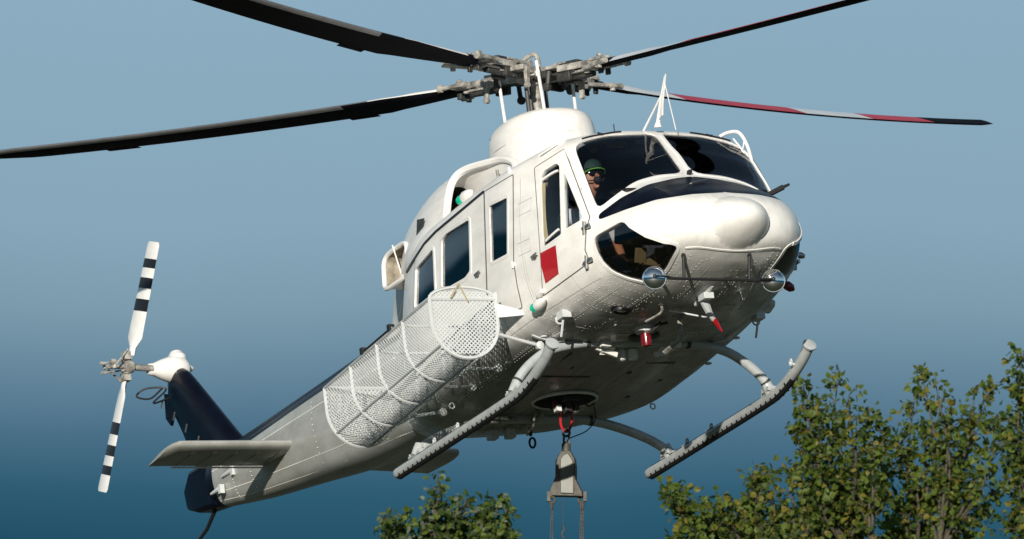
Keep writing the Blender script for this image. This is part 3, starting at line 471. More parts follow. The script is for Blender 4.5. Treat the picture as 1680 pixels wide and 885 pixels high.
for sd in (-1, 1):
    for k, nm in (('windscreen', 'windscreen'), ('chin_window', 'chin_window'), ('eyebrow_window', 'eyebrow_window')):
        o = patch(nm, [k], GM[k] if k in GM else 'glass_tinted', heli, off=-.008, sides=(sd,), label={'windscreen': 'large curved windscreen pane', 'chin_window': 'dark lower nose window', 'eyebrow_window': 'narrow dark window above the crew door'}[k])
        f = MB(); reveal(f, BAKED[k], .04, sd); strip(f, BAKED[k], .03 if k != 'eyebrow_window' else .012, .006, .015*ORI[k], True, sd)
        f.build('window_frame', 'white_paint', o, angle=60)
    cd = patch('crew_door', ['crew_door'], 'hull_white', heli, off=.004, sides=(sd,), label='cockpit door with a red square and a sliding window')
    patch('red_square', ['red_square'], 'red_paint', cd, off=.0045, sides=(sd,))
    pane('crew_window', 'door_window', cd, sd, 'glass_clear'); pane('vent_window', 'vent_window', cd, sd, 'glass_clear')
    hp = patch('hinged_panel', ['hinged_panel'], 'hull_white', heli, off=.003, sides=(sd,), label='narrow hinged door panel with one upright window')
    pane('hinged_window', 'door_window', hp, sd, trim=.03)
    sl = patch('sliding_door', ['sliding_door'], 'hull_white', heli, off=.005, sides=(sd,), label='cabin sliding door with two windows')
    pane('slide_window', 'door_window', sl, sd, trim=.035, th=.010); pane('rear_window', 'door_window', sl, sd, trim=.035, th=.010)
    # seams round the doors
    f = MB()
    for k in ('crew_door', 'hinged_panel', 'sliding_door'): strip(f, BAKED[k], .009, .0052, 0, True, sd)
    part(f, 'door_seam', 'seam_dark', hull)
    f = MB(); strip(f, [p for p in BAKED['line_rail'][:]], .028, .014, 0, False, sd)
    part(f, 'door_rail', 'navy_paint', heli, label='dark rail above the sliding door')
# panel lines, pod edge
f = MB()
for sd in (-1, 1):
    PE = [p for p in BAKED['line_pod_edge'][:19]]
    strip(f, PE, .035, .010, 0, False, sd)
    strip(f, [(11.2+.25*q, 6.3+.085*i) for i, q in enumerate([0, .3, .5, .7, .8, .9, .95, 1, 1.02, 1.03, 1.04, 1.05, 1.05, 1.05, 1.05, 1.05, 1.05, 1.05, 1.05, 1.05, 1.05])], .02, .006, 0, False, sd)
part(f, 'pod_rim', 'white_paint', heli)
f = MB()
WL = [(w, [x*.125 for x in range(34, 65)]) for w in (.0, .9, 1.9, 3.0, 4.2, 5.45, 6.35, 7.6)]
for sd in (-1, 1):
    for w, ts in WL: strip(f, [(w+.001, t) for t in ts if t <= 7.99], .006, .0015, 0, False, sd)
    for t, a, b in ((5.75, 0, 8.5), (6.35, 0, 8.6), (7.0, 0, 9.6), (7.6, 0, 10.5), (1.0, .2, 6.6)):
        strip(f, [(a+(b-a)*i/60, t) for i in range(61)], .006, .0015, 0, False, sd)
    strip(f, [(6.3, 2.5+i*.15) for i in range(26)], .008, .002, 0, False, sd)
    for q in ((6.249, 3.079, 6.577, 3.349), (6.2, 3.93, 6.53, 4.19)):
        strip(f, [(q[0], q[1]), (q[2], q[1]), (q[2], q[3]), (q[0], q[3])], .007, .002, 0, True, sd)
part(f, 'panel_line', 'seam_soft', hull)
# rivets: rows of small domes
f = MB()
def rivets(pts, step=.048, r=.0070, sd=-1):
    pos = 0; nxt = 0
    for i in range(len(pts)-1):
        a, b = surf(pts[i], 0, sd)[0], surf(pts[i+1], 0, sd)[0]; L = (b-a).length
        while nxt <= pos+L:
            u = (nxt-pos)/max(L, 1e-9); p = (pts[i][0]+(pts[i+1][0]-pts[i][0])*u, pts[i][1]+(pts[i+1][1]-pts[i][1])*u)
            if any(inside(BAKED[g_], *p) for g_ in GLASS) or random.random() < .12: nxt += step; continue
            P, N = surf(p, 0, sd); s1 = N.cross(Vector((0, 0, 1)) if abs(N.z) < .9 else Vector((1, 0, 0))).normalized(); s2 = N.cross(s1)
            vs = [P+(s1*math.cos(k*math.pi/3)+s2*math.sin(k*math.pi/3))*r for k in range(6)]+[P+N*r*.6]
            f.add(vs, [(k, (k+1) % 6, 6) for k in range(6)]); nxt += step
        pos += L
for sd in (-1, 1):
    for w in (1.0, 2.0, 3.1, 4.3, 5.55, 6.25, 6.45, 7.2, 7.5, 7.7, 8.2, 8.65): rivets([(w, 4.9+i*.1) for i in range(31)], sd=sd)
    for w in (5.33, 6.05): rivets([(w, 2.0+i*.1) for i in range(30)], .05, .005, sd)
    for t in (5.3, 5.7, 5.82, 6.3, 6.42, 6.95, 7.08, 7.55, 7.68): rivets([(1+9.0*i/80, t) for i in range(81) if not (t < 6.6 and 1+9.0*i/80 > 8.4)], sd=sd)
    b = BAKED['chin_window']; c0 = (sum(p[0] for p in b)/len(b), sum(p[1] for p in b)/len(b))
    rivets([(c0[0]+(p[0]-c0[0])*1.10, c0[1]+(p[1]-c0[1])*1.10) for p in b if p[1] > 4.0 and p[0] < 10.3], .05, .006, sd)
    for i in range(5): rivets([(9.6+.18*i, 6.7+.05*j) for j in range(24)], .06, .006, sd) if i in (0, 4) else None
for sd in (-1, 1):
    for k_ in ('line_ra', 'line_rb', 'line_rc', 'line_rd', 'line_re'): rivets(BAKED[k_], .05, .0085, sd)
part(f, 'rivet_row', 'rivet_metal', hull, smooth=False)['kind'] = 'stuff'

# ---- generic loft of mirrored half sections (x, [(y,z)...] from top centre to bottom centre)
def cr1(a, b, c, d, u): return .5*((2*b)+(c-a)*u+(2*a-5*b+4*c-d)*u*u+(3*b-a-3*c+d)*u**3)
def loft(sec, nw=6, ntt=4, closed=True, axis=0):
    N = len(sec); M = len(sec[0][1]); rows = []
    def C(i, j):
        if i < 0: a, b = C(0, j), C(1, j); return tuple(2*a[k]-b[k] for k in range(3))
        if i >= N: a, b = C(N-1, j), C(N-2, j); return tuple(2*a[k]-b[k] for k in range(3))
        s_ = 1
        if j < 0: j = -j; s_ = -1
        if j >= M: j = 2*(M-1)-j; s_ = -1
        y, z = sec[i][1][j]; return (sec[i][0], s_*y, z)
    for i in range(N-1):
        for k in range(nw):
            u = k/nw; rows.append([tuple(cr1(*[C(i+a-1, j)[c] for a in range(4)], u) for c in range(3)) for j in range(-1, M+1)])
    rows.append([C(N-1, j) for j in range(-1, M+1)])
    ring = []
    for r in rows:
        h = []
        for j in range(1, M):
            for q in range(ntt):
                u = q/ntt; h.append(tuple(cr1(r[j-1][c], r[j][c], r[j+1][c], r[j+2][c], u) for c in range(3)))
        h.append(r[M])
        full = h+[(x, -y, z) for x, y, z in h[-2:0:-1]]
        ring.append(full)
    return ring
def loft_mb(sec, nw=6, ntt=4, cap0=True, cap1=True, mif=None):
    rg = loft(sec, nw, ntt); m = MB(); n = len(rg[0]); vs = [v for r in rg for v in r]; fs = []; mi = []
    for i in range(len(rg)-1):
        for k in range(n):
            fs.append((i*n+k, i*n+(k+1) % n, (i+1)*n+(k+1) % n, (i+1)*n+k)); mi.append(mif(i/nw, min(k, n-k-1)/ntt) if mif else 0)
    if cap0: fs.append(tuple(range(n))); mi.append(0)
    if cap1: fs.append(tuple((len(rg)-1)*n+k for k in range(n))[::-1]); mi.append(0)
    m.v = vs; m.f = fs; m.m = mi; return m

# ---- engine cowling
COWL = [(-.42, [(0, 2.93), (-.38, 2.92), (-.70, 2.80), (-.86, 2.5), (-.92, 2.1), (0, 2.1)]),
        (-.95, [(0, 2.96), (-.36, 2.95), (-.68, 2.83), (-.87, 2.5), (-.95, 2.1), (0, 2.1)]),
        (-1.6, [(0, 2.92), (-.33, 2.90), (-.60, 2.78), (-.78, 2.45), (-.80, 2.05), (0, 2.05)]),
        (-2.2, [(0, 2.80), (-.28, 2.77), (-.50, 2.66), (-.58, 2.38), (-.52, 2.0), (0, 2.0)]),
        (-2.8, [(0, 2.52), (-.20, 2.49), (-.36, 2.38), (-.38, 2.18), (-.34, 1.95), (0, 1.95)]),
        (-3.3, [(0, 2.18), (-.10, 2.17), (-.18, 2.12), (-.24, 2.04), (-.28, 1.95), (0, 1.95)])]
cw = part(loft_mb(COWL, 6, 5, False, True), 'engine_cowling', 'hull_white', angle=50)
# intakes: white swept lip, cream duct and dark hole
for sd in (-1, 1):
    Y = lambda p: (p[0], p[1]*-sd, p[2])
    lip = bez([Y(p) for p in ((-.40, -.92, 2.18), (-.42, -.885, 2.42), (-.42, -.80, 2.70), (-.33, -.70, 2.81), (0, -.60, 2.79), (.3, -.555, 2.735), (.5, -.56, 2.6), (.5, -.66, 2.38), (.2, -.82, 2.27), (-.2, -.90, 2.21))], 6)
    f = MB(); f.tube(lip+[lip[0]], .038, 8, False)
    io = part(f, 'intake_lip', 'white_paint')
    L = len(lip); rings = [lip]
    cen = Vector(Y((-.60, -.645, 2.53)))
    hole = [cen+Vector((0, .20*-sd*-math.sin(2*math.pi*k/L+math.pi*.75)*-1, .24*-math.cos(2*math.pi*k/L+.4))) for k in range(L)]
    hole = []
    for k, p in enumerate(lip):
        d = Vector((0, p.y-cen.y, p.z-cen.z)); d = d.normalized() if d.length > 1e-6 else Vector((0, 0, 1))
        hole.append(cen+Vector((0, d.y*.17, d.z*.20)))
    f = MB(); vs = []
    for q in range(7):
        u = q/6; e = 1-(1-u)**1.6
        for k in range(L): vs.append(lip[k].lerp(hole[k], e))
    fs = []
    for q in range(6):
        for k in range(L): fs.append((q*L+k, q*L+(k+1) % L, (q+1)*L+(k+1) % L, (q+1)*L+k))
    f.add(vs, fs); part(f, 'intake_duct', 'exhaust_in' if False else 'white_paint', io)
    f = MB(); f.add([h+Vector((-.02, 0, 0)) for h in hole]+[h+Vector((-.3, 0, 0)) for h in hole], [(k, (k+1) % L, L+(k+1) % L, L+k) for k in range(L)]+[tuple(range(L, 2*L))]); part(f, 'intake_throat', 'recess_shade', io)
    # exhaust ejector, mouth turned outboard
    EX, EY, EZ = -1.76, .835*sd, 2.285
    mo = [Vector((EX+.275*math.copysign(abs(math.cos(a))**.5, math.cos(a)), EY-.03*sd*math.sin(a), EZ+.182*math.copysign(abs(math.sin(a))**.5, math.sin(a)))) for a in [2*math.pi*k/36 for k in range(36)]]
    f = MB(); f.tube(mo+[mo[0]], .024, 8, False)
    f.add(mo+[(EX+(p.x-EX)*1.05-.03, .50*sd, EZ+(p.z-EZ)*1.1) for p in mo], [(k, (k+1) % 36, 36+(k+1) % 36, 36+k) for k in range(36)])
    ex = part(f, 'exhaust_duct', 'white_paint', label='white lipped exhaust duct turned outboard')
    f = MB(); f.add([(p.x, p.y-sd*.006, EZ+(p.z-EZ)*.93) for p in mo]+[(EX+(p.x-EX)*.75+.03, .60*sd, EZ+(p.z-EZ)*.75) for p in mo], [(k, (k+1) % 36, 36+(k+1) % 36, 36+k) for k in range(36)]+[tuple(range(36, 72))])
    part(f, 'exhaust_liner', 'exhaust_in', ex)
    f = MB(); f.box((EX+.07, .612*sd, EZ), (.09, .03, .25)); part(f, 'exhaust_slot', 'recess_shade', ex)
    f = MB(); f.tube([(EX-.02, EY, EZ+.21), (EX+.13, EY, EZ-.17)], .008, 6); part(f, 'exhaust_brace', 'white_paint', ex)
    # louvre panel, strakes
    f = MB(); f.add([(-1.05, .900*sd, 2.535), (-.87, .905*sd, 2.50), (-.88, .925*sd, 2.418), (-1.06, .920*sd, 2.38)], [(0, 1, 2, 3)]); part(f, 'vent_screen', 'hub_dark', cw)
f = MB()
for x in (-.75, -1.3, -1.45, -2.0):
    for sd in (-1, 1):
        for k in range(24):
            th = k/23
            # rows of cowl fasteners
            i = min(int((-.42-x)/.6), 4)
            a = COWL[[0, 1, 2, 3, 4][max(0, sum(1 for c in COWL if c[0] > x)-1)]]; b = COWL[sum(1 for c in COWL if c[0] > x)]
            u = (x-a[0])/(b[0]-a[0]); q = th*3.6+.3; j = int(q); v = q-j
            A = [a[1][j][c]*(1-v)+a[1][j+1][c]*v for c in (0, 1)]; B = [b[1][j][c]*(1-v)+b[1][j+1][c]*v for c in (0, 1)]
            y, z = [A[c]*(1-u)+B[c]*u for c in (0, 1)]
            c0 = Vector((0, 0, 2.3)); P = Vector((x, y*-sd, z)); N = (P-Vector((x, 0, 2.35))).normalized(); P += N*.006
            f.lathe([(.008, -.01), (.006, .006)], P, N, 6)
part(f, 'cowl_fastener', 'rivet_metal', cw, smooth=False)['kind'] = 'stuff'

# ---- pylon fairing round the mast
PYL = [(2.10, 1.00, .66, .15), (2.35, .92, .60, .10), (2.6, .78, .52, .04), (2.75, .68, .475, 0), (2.88, .625, .463, -.02), (3.0, .605, .457, -.02), (3.09, .59, .445, -.02), (3.15, .56, .42, -.02), (3.195, .50, .37, -.02), (3.215, .40, .29, -.02), (3.222, .2, .14, -.02)]
f = MB(); n = 56; vs = []
for z, a, b, cx in PYL:
    for k in range(n):
        q = 2*math.pi*k/n; c, s_ = math.cos(q), math.sin(q); e = .86
        vs.append((cx+a*math.copysign(abs(c)**e, c), b*math.copysign(abs(s_)**e, s_), z))
f.add(vs, [(i*n+k, i*n+(k+1) % n, (i+1)*n+(k+1) % n, (i+1)*n+k) for i in range(len(PYL)-1) for k in range(n)]+[tuple((len(PYL)-1)*n+k for k in range(n))])
pf = part(f, 'pylon_fairing', 'hull_white', angle=70)
f = MB(); f.box((-.34, -.372, 3.10), (.16, .02, .014), Matrix.Rotation(R_(-28), 3, 'Z')@Matrix.Rotation(R_(0), 3, 'Y')); part(f, 'vent_slot', 'recess_shade', pf)
f = MB(); f.torus((-.02, 0, 2.93), (0, 0, 1), 1, .004, 60, 5, sx=.615, sy=.463, up=(0, 1, 0)); 
part(f, 'panel_line', 'seam_soft', pf)
# roof windows strip / beading between roof and pylon
f = MB(); f.lathe([(.03, 0), (.03, .02), (.006, .03), (.006, .16)], (2.0, -.25, 2.41), (0, 0, 1), 8); part(f, 'whip_antenna', 'black_rubber')
f = MB(); f.tube([(.18, -.60, 2.56), (.20, -.615, 2.66)], .016, 8); part(f, 'drain_fitting', 'hub_beige', pf)

# ---- tail boom
BOOM = [(-2.72, [(0, 2.04), (-.20, 2.03), (-.34, 1.95), (-.405, 1.75), (-.425, 1.45), (-.415, 1.19), (-.355, .98), (-.20, .885), (0, .87)]),
        (-3.4, [(0, 2.04), (-.18, 2.03), (-.32, 1.95), (-.38, 1.78), (-.40, 1.5), (-.385, 1.27), (-.31, 1.07), (-.17, .965), (0, .95)]),
        (-4.6, [(0, 2.04), (-.17, 2.03), (-.28, 1.97), (-.335, 1.82), (-.345, 1.58), (-.32, 1.36), (-.27, 1.17), (-.14, 1.08), (0, 1.06)]),
        (-5.8, [(0, 2.05), (-.13, 2.04), (-.235, 1.99), (-.28, 1.86), (-.285, 1.68), (-.26, 1.5), (-.20, 1.33), (-.10, 1.25), (0, 1.23)]),
        (-7.0, [(0, 2.06), (-.10, 2.05), (-.175, 2.01), (-.21, 1.90), (-.215, 1.77), (-.195, 1.63), (-.15, 1.49), (-.08, 1.42), (0, 1.41)]),
        (-8.1, [(0, 2.07), (-.08, 2.06), (-.13, 2.03), (-.155, 1.95), (-.16, 1.85), (-.145, 1.76), (-.11, 1.67), (-.06, 1.62), (0, 1.60)])]
bm_ = part(loft_mb(BOOM, 6, 4, True, True, lambda i, t: 1 if (t < 2.5 or i > 4.75) else 0), 'tail_boom', ['shaded_white', 'navy_paint'], angle=50)
COVER = [(-2.9, [(0, 2.17), (-.07, 2.16), (-.12, 2.10), (-.13, 2.02), (0, 2.0)]), (-5.5, [(0, 2.15), (-.06, 2.14), (-.10, 2.10), (-.11, 2.03), (0, 2.0)]), (-7.9, [(0, 2.15), (-.05, 2.14), (-.08, 2.10), (-.09, 2.03), (0, 2.0)])]
part(loft_mb(COVER, 8, 4), 'driveshaft_cover', 'navy_paint', bm_, angle=50)
f = MB()
def boomP(x, j, off=.003, sd=-1):
    i = max(k for k in range(len(BOOM)-1) if BOOM[k][0] >= x or k == 0); a, b = BOOM[i], BOOM[i+1]; u = (x-a[0])/(b[0]-a[0]); q = int(j); v = j-q
    A = [a[1][q][c]*(1-v)+a[1][q+1][c]*v for c in (0, 1)]; B = [b[1][q][c]*(1-v)+b[1][q+1][c]*v for c in (0, 1)]
    y, z = [A[c]*(1-u)+B[c]*u for c in (0, 1)]; P = Vector((x, y*-sd, z)); N = Vector((0, y*-sd, z-1.6*(1-u*0)-.0)).normalized()
    return P+N*(off+.012), N
for sd in (-1, 1):
    for j in (3.2, 5.4, 6.3):
        xs = [-2.9-5.0*k/120 for k in range(121)]
        for x in xs:
            P, N = boomP(x, j, -.004, sd); f.lathe([(.006, -.004), (.004, .004)], P, N, 5)
    for x in (-3.5, -4.3, -5.1, -6.9, -7.4):
        for k in range(14):
            P, N = boomP(x, 2.8+k*.28, -.006, sd); f.lathe([(.006, -.004), (.004, .004)], P, N, 5)
part(f, 'rivet_row', 'rivet_metal', bm_, smooth=False)['kind'] = 'stuff'
# small white blisters near the boom end
for (x, z, l) in ((-7.45, 1.80, .34), (-7.78, 1.70, .28)):
    f = MB(); f.lathe([(.001, 0), (.022, .03), (.026, .12), (.014, l)], (x+l*.5, -.19, z), (-1, -.02, .0), 10); f.box((x+.12, -.2, z-.02), (.05, .05, .09)); part(f, 'boom_fairing_blister', 'mesh_white', bm_)
# tail bumper
f = MB(); f.tube([(-8.25, 0, 1.66), (-8.55, 0, 1.50), (-9.5, 0, 1.27)], [.022, .02, .013], 8); part(f, 'tail_skid', 'black_rubber')

# ---- fin
def foil_plate(pts_le, pts_te, th, n=14):
    """surface between a leading and a trailing polyline with an airfoil thickness in y"""
    m = MB(); rows = len(pts_le); prof = [(.5-.5*math.cos(math.pi*k/n)) for k in range(n+1)]
    T = lambda u: 5*(.2969*math.sqrt(u)-.126*u-.3516*u*u+.2843*u**3-.1036*u**4)
    vs = []
    for i in range(rows):
        a, b = Vector(pts_le[i]), Vector(pts_te[i])
        for sgn in (1, -1):
            for u in (prof if sgn > 0 else prof[::-1][1:-1]): 
                p = a.lerp(b, u); vs.append((p, sgn*T(u)*th[i]))
    return vs, rows, 2*n
LE = [(-7.30, 0, 2.02), (-7.62, 0, 2.28), (-8.05, 0, 2.66), (-8.45, 0, 3.02), (-8.62, 0, 3.17), (-8.74, 0, 3.25), (-8.85, 0, 3.27)]
TE = [(-8.60, 0, 1.95), (-8.66, 0, 2.22), (-8.88, 0, 2.60), (-9.08, 0, 2.90), (-9.14, 0, 3.04), (-9.12, 0, 3.12), (-9.0, 0, 3.20)]
vs, rws, cnt = foil_plate(LE, TE, [.26, .25, .24, .22, .20, .16, .06])
f = MB(); f.add([p+Vector((0, t, 0)) for p, t in vs], [(i*cnt+k, i*cnt+(k+1) % cnt, (i+1)*cnt+(k+1) % cnt, (i+1)*cnt+k) for i in range(rws-1) for k in range(cnt)]+[tuple(range(cnt)), tuple((rws-1)*cnt+k for k in range(cnt))[::-1]])
fin = part(f, 'tail_fin', 'navy_paint', angle=50, label='navy blue swept fin at the end of the boom')
f = MB(); f.prism([(-9.06, 3.05), (-9.2, 3.1), (-9.22, 2.84), (-9.12, 2.74), (-9.0, 2.88)], .03); part(f, 'fin_tab', 'navy_paint', fin)
f = MB(); f.add([p for p in [(-8.02, -.12, 1.60), (-8.02, .12, 1.60), (-8.02, .13, 2.1), (-8.02, -.13, 2.1), (-8.86, -.06, 1.78), (-8.86, .06, 1.78), (-8.92, .05, 2.0), (-8.92, -.05, 2.0), (-8.5, -.12, 1.66), (-8.5, .12, 1.66), (-8.6, .12, 2.12), (-8.6, -.12, 2.12)]], [(0, 1, 9, 8), (8, 9, 5, 4), (1, 2, 10, 9), (9, 10, 6, 5), (2, 3, 11, 10), (10, 11, 7, 6), (3, 0, 8, 11), (11, 8, 4, 7), (4, 5, 6, 7), (0, 3, 2, 1)])
part(f, 'tail_cone', 'navy_paint', angle=50, bevel=.04)
for k in range(4):
    f = MB(); x, z = -8.0-.27*k, 2.45+.20*k; f.box((x-.25, -.125+.004*k, z-.1), (.09, .012, .012), Matrix.Rotation(R_(-50), 3, 'Y')); part(f, 'fin_vent', 'interior_mid', fin)

# ---- stabiliser halves
for sd in (-1, 1):
    LEs = [(-5.70, sd*.10, 1.63), (-5.71, sd*.5, 1.63), (-5.72, sd*1.0, 1.63), (-5.73, sd*1.46, 1.63), (-5.80, sd*1.50, 1.63), (-5.95, sd*1.53, 1.63)]
    TEs = [(-6.55, sd*.10, 1.62), (-6.56, sd*.5, 1.62), (-6.565, sd*1.0, 1.62), (-6.57, sd*1.30, 1.62), (-6.575, sd*1.42, 1.62), (-6.58, sd*1.46, 1.62)]
    if sd > 0: LEs = [(x, y*1.05, z-.05*y) for x, y, z in LEs]; TEs = [(x, y*1.08, z-.05*y) for x, y, z in TEs]
    vs, rws, cnt = foil_plate(LEs, TEs, [.135, .135, .13, .125, .10, .04])
    f = MB(); f.add([p+Vector((0, 0, -t*.85)) for p, t in vs], [(i*cnt+k, i*cnt+(k+1) % cnt, (i+1)*cnt+(k+1) % cnt, (i+1)*cnt+k) for i in range(rws-1) for k in range(cnt)]+[tuple(range(cnt)), tuple((rws-1)*cnt+k for k in range(cnt))[::-1]])
    st = part(f, 'stabiliser', 'shaded_white', angle=50, label=LBL[sd]+' horizontal stabiliser, shade painted in as light grey')
    f = MB(); f.box((-6.575, sd*.72, 1.608), (.02, 1.0, .012)); part(f, 'trailing_tab', 'white_paint', st)
    f = MB()
    for k in range(5): f.box((-6.1, sd*(.35+.23*k), 1.566), (.5, .004, .003))
    part(f, 'panel_line', 'seam_dark', st)

# ---- tail rotor
gb = MB(); gb.lathe([(.001, -.14), (.09, -.13), (.135, -.08), (.145, 0), (.14, .05), (.10, .16), (.065, .24), (.058, .29), (.05, .30)], (-8.86, -.02, 3.26), (0, -1, 0), 24)
gb.lathe([(.09, -.02), (.10, .06), (.06, .12)], (-8.86, .02, 3.33), (-.2, 0, 1), 16)
gb.lathe([(.035, 0), (.035, .14), (.02, .17)], (-8.9, .06, 3.28), (-.3, .9, .1), 10)
gbo = part(gb, 'tail_gearbox', 'white_paint')
f = MB(); f.tube(bez([(-8.98, -.12, 3.10), (-9.1, -.22, 3.02), (-9.16, -.34, 3.06), (-9.08, -.26, 3.12), (-8.95, -.1, 3.08), (-9.12, -.18, 2.98), (-8.92, -.08, 2.98)]), .010, 6); part(f, 'hydraulic_hose', 'black_rubber', gbo)
TRC = Vector((-8.80, -.56, 3.27))
tr = MB(); tr.tube([(-8.82, -.28, 3.26), TRC], .034, 10); tr.tube([TRC, TRC+Vector((0, -.24, 0))], .024, 8)
tr.lathe([(.06, -.05), (.075, 0), (.06, .05)], TRC, (0, -1, 0), 16)
tr.tube([TRC+Vector((0, -.17, 0))+Vector((-.14, 0, .03)), TRC+Vector((0, -.17, 0))+Vector((.14, 0, -.03))], .014, 6)
for a in (-1, 1):
    tr.tube([TRC+Vector((a*.12, -.2, .03*-a)), TRC+Vector((a*.09, -.02, .16*a))], .010, 6)
    tr.lathe([(.02, -.02), (.026, 0), (.02, .02)], TRC+Vector((a*.12, -.2, .03*-a)), (0, 0, 1), 8)
    tr.box(TRC+Vector((0, -.1-.06*a, .05*a)), (.05, .05, .05)); tr.box(TRC+Vector((.04*a, -.02, .1*a)), (.09, .08, .08))
    tr.tube([TRC+Vector((-.05, -.26, .05*a)), TRC+Vector((.05, -.06, .05*a))], .010, 6); tr.lathe([(.018, -.02), (.018, .02)], TRC+Vector((-.05, -.26, .05*a)), (0, 1, 0), 8)
tro = part(tr, 'tail_rotor_hub', 'hub_beige', angle=40, label='small beige tail rotor hub with control links')
def tr_blade(dirv, tone):
    d = Vector(dirv).normalized(); ch = Vector((0, 1, 0)).cross(d).normalized()
    f = MB(); vs = []; st = []; n = 8
    seg = [.12, .20, .30, .42, .50, .575, .70, .81, .92, 1.02, 1.115, 1.20, 1.26, 1.29]
    for r in seg:
        c = .10 if r < .2 else (.10+.17*min(1, (r-.2)/.12)); c = min(c, .27) if r < 1.27 else .24
        if r > .28: c = .27 if r < 1.27 else .22
        tw = R_(10-6*r); cd = ch*math.cos(tw)+Vector((0, 1, 0))*math.sin(tw); nd = cd.cross(d)
        for k in range(n):
            q = 2*math.pi*k/n; vs.append(TRC+d*r+cd*(c*.5*math.cos(q)+.02)+nd*(.016*math.sin(q)*(1.6 if r < .3 else 1)))
    fs = []; mi = []
    for i in range(len(seg)-1):
        rm = (seg[i]+seg[i+1])/2; dark = .575 < rm < .70 or .81 < rm < .92 or 1.02 < rm < 1.115
        for k in range(n): fs.append((i*n+k, i*n+(k+1) % n, (i+1)*n+(k+1) % n, (i+1)*n+k)); mi.append(1 if dark else 0)
    fs.append(tuple((len(seg)-1)*n+k for k in range(n))[::-1]); mi.append(0); fs.append(tuple(range(n))); mi.append(0)
    f.v = [tuple(v) for v in vs]; f.f = fs; f.m = mi
    b = part(f, 'tail_rotor_blade', ['white_paint', 'black_panel'], tro, label=tone)
TRD = Vector((.33, .18, .925))
tr_blade(TRD, 'tail rotor blade pointing up, white with three black bands'); tr_blade(-TRD, 'tail rotor blade pointing down, white with three black bands')
# ---- main rotor
HUB = Vector((-.02, -.01, 3.67))
BL = [((-.904, -.425), [3.64, .125, .0045], 'main rotor blade reaching left, black underside with pale root edge', -4),
      ((.422, -.906), [3.685, -.010, .009], 'main rotor blade reaching up and left towards the camera, black underside'),
      ((.904, .425), [3.62, -.085, .0030], 'main rotor blade reaching up and right, red and white on top', -2),
      ((-.422, .906), [3.675, .020, .0075], 'main rotor blade reaching right away from the camera, red and white on top', 4)]
ms = MB(); ms.lathe([(.062, -.55), (.062, -.13), (.10, -.12), (.10, -.04), (.075, 0), (.075, .05)], HUB, (0, 0, 1), 20)
mast = part(ms, 'rotor_mast', 'hub_beige', angle=40)
f = MB(); f.tube([HUB+Vector((.08, -.10, -.5)), HUB+Vector((.08, -.10, -.08))], .018, 8); f.tube([HUB+Vector((-.10, -.04, -.5)), HUB+Vector((-.10, -.04, -.08))], .020, 8); f.tube([HUB+Vector((.02, .10, -.5)), HUB+Vector((.02, .1, -.08))], .018, 8)
part(f, 'drive_link', 'hub_dark', mast)
hb = MB(); hb.lathe([(.10, -.07), (.17, -.05), (.19, 0), (.17, .03), (.08, .06)], HUB, (0, 0, 1), 20)
rotor_hub = part(hb, 'rotor_hub', 'hub_beige', angle=35, label='beige four armed main rotor hub')
rv = Vector((.417, .902, 0)).normalized(); tv = Vector((.865, -.432, 0)).normalized()
for a, b, lean in ((-.31, .10, -.02), (.075, .30, -.03), (.36, -.06, 0.0), (-.05, -.33, 0)):
    f = MB(); p = HUB+rv*a+tv*b; f.tube([p+Vector((0, 0, -.62)), p+rv*lean+Vector((0, 0, -.06 if b < .2 else .05))], .016, 8)
    f.lathe([(.023, 0), (.023, .05)], p+rv*lean+Vector((0, 0, -.10)), (0, 0, 1), 8)
    part(f, 'pitch_link', 'white_paint', rotor_hub)
f = MB(); f.tube(bez([HUB+rv*-.14+Vector((0, 0, .10)), HUB+rv*-.05+Vector((0, 0, .17)), HUB+rv*.02+Vector((0, 0, .20)), HUB+rv*.055+Vector((0, 0, .17)), HUB+rv*.07+Vector((0, 0, .02))], 5), .022, 8)
f.lathe([(.03, 0), (.03, .06), (.018, .09)], HUB+rv*-.02+Vector((0, 0, .06)), (0, 0, 1), 10)
part(f, 'lifting_loop', 'hub_beige', rotor_hub)
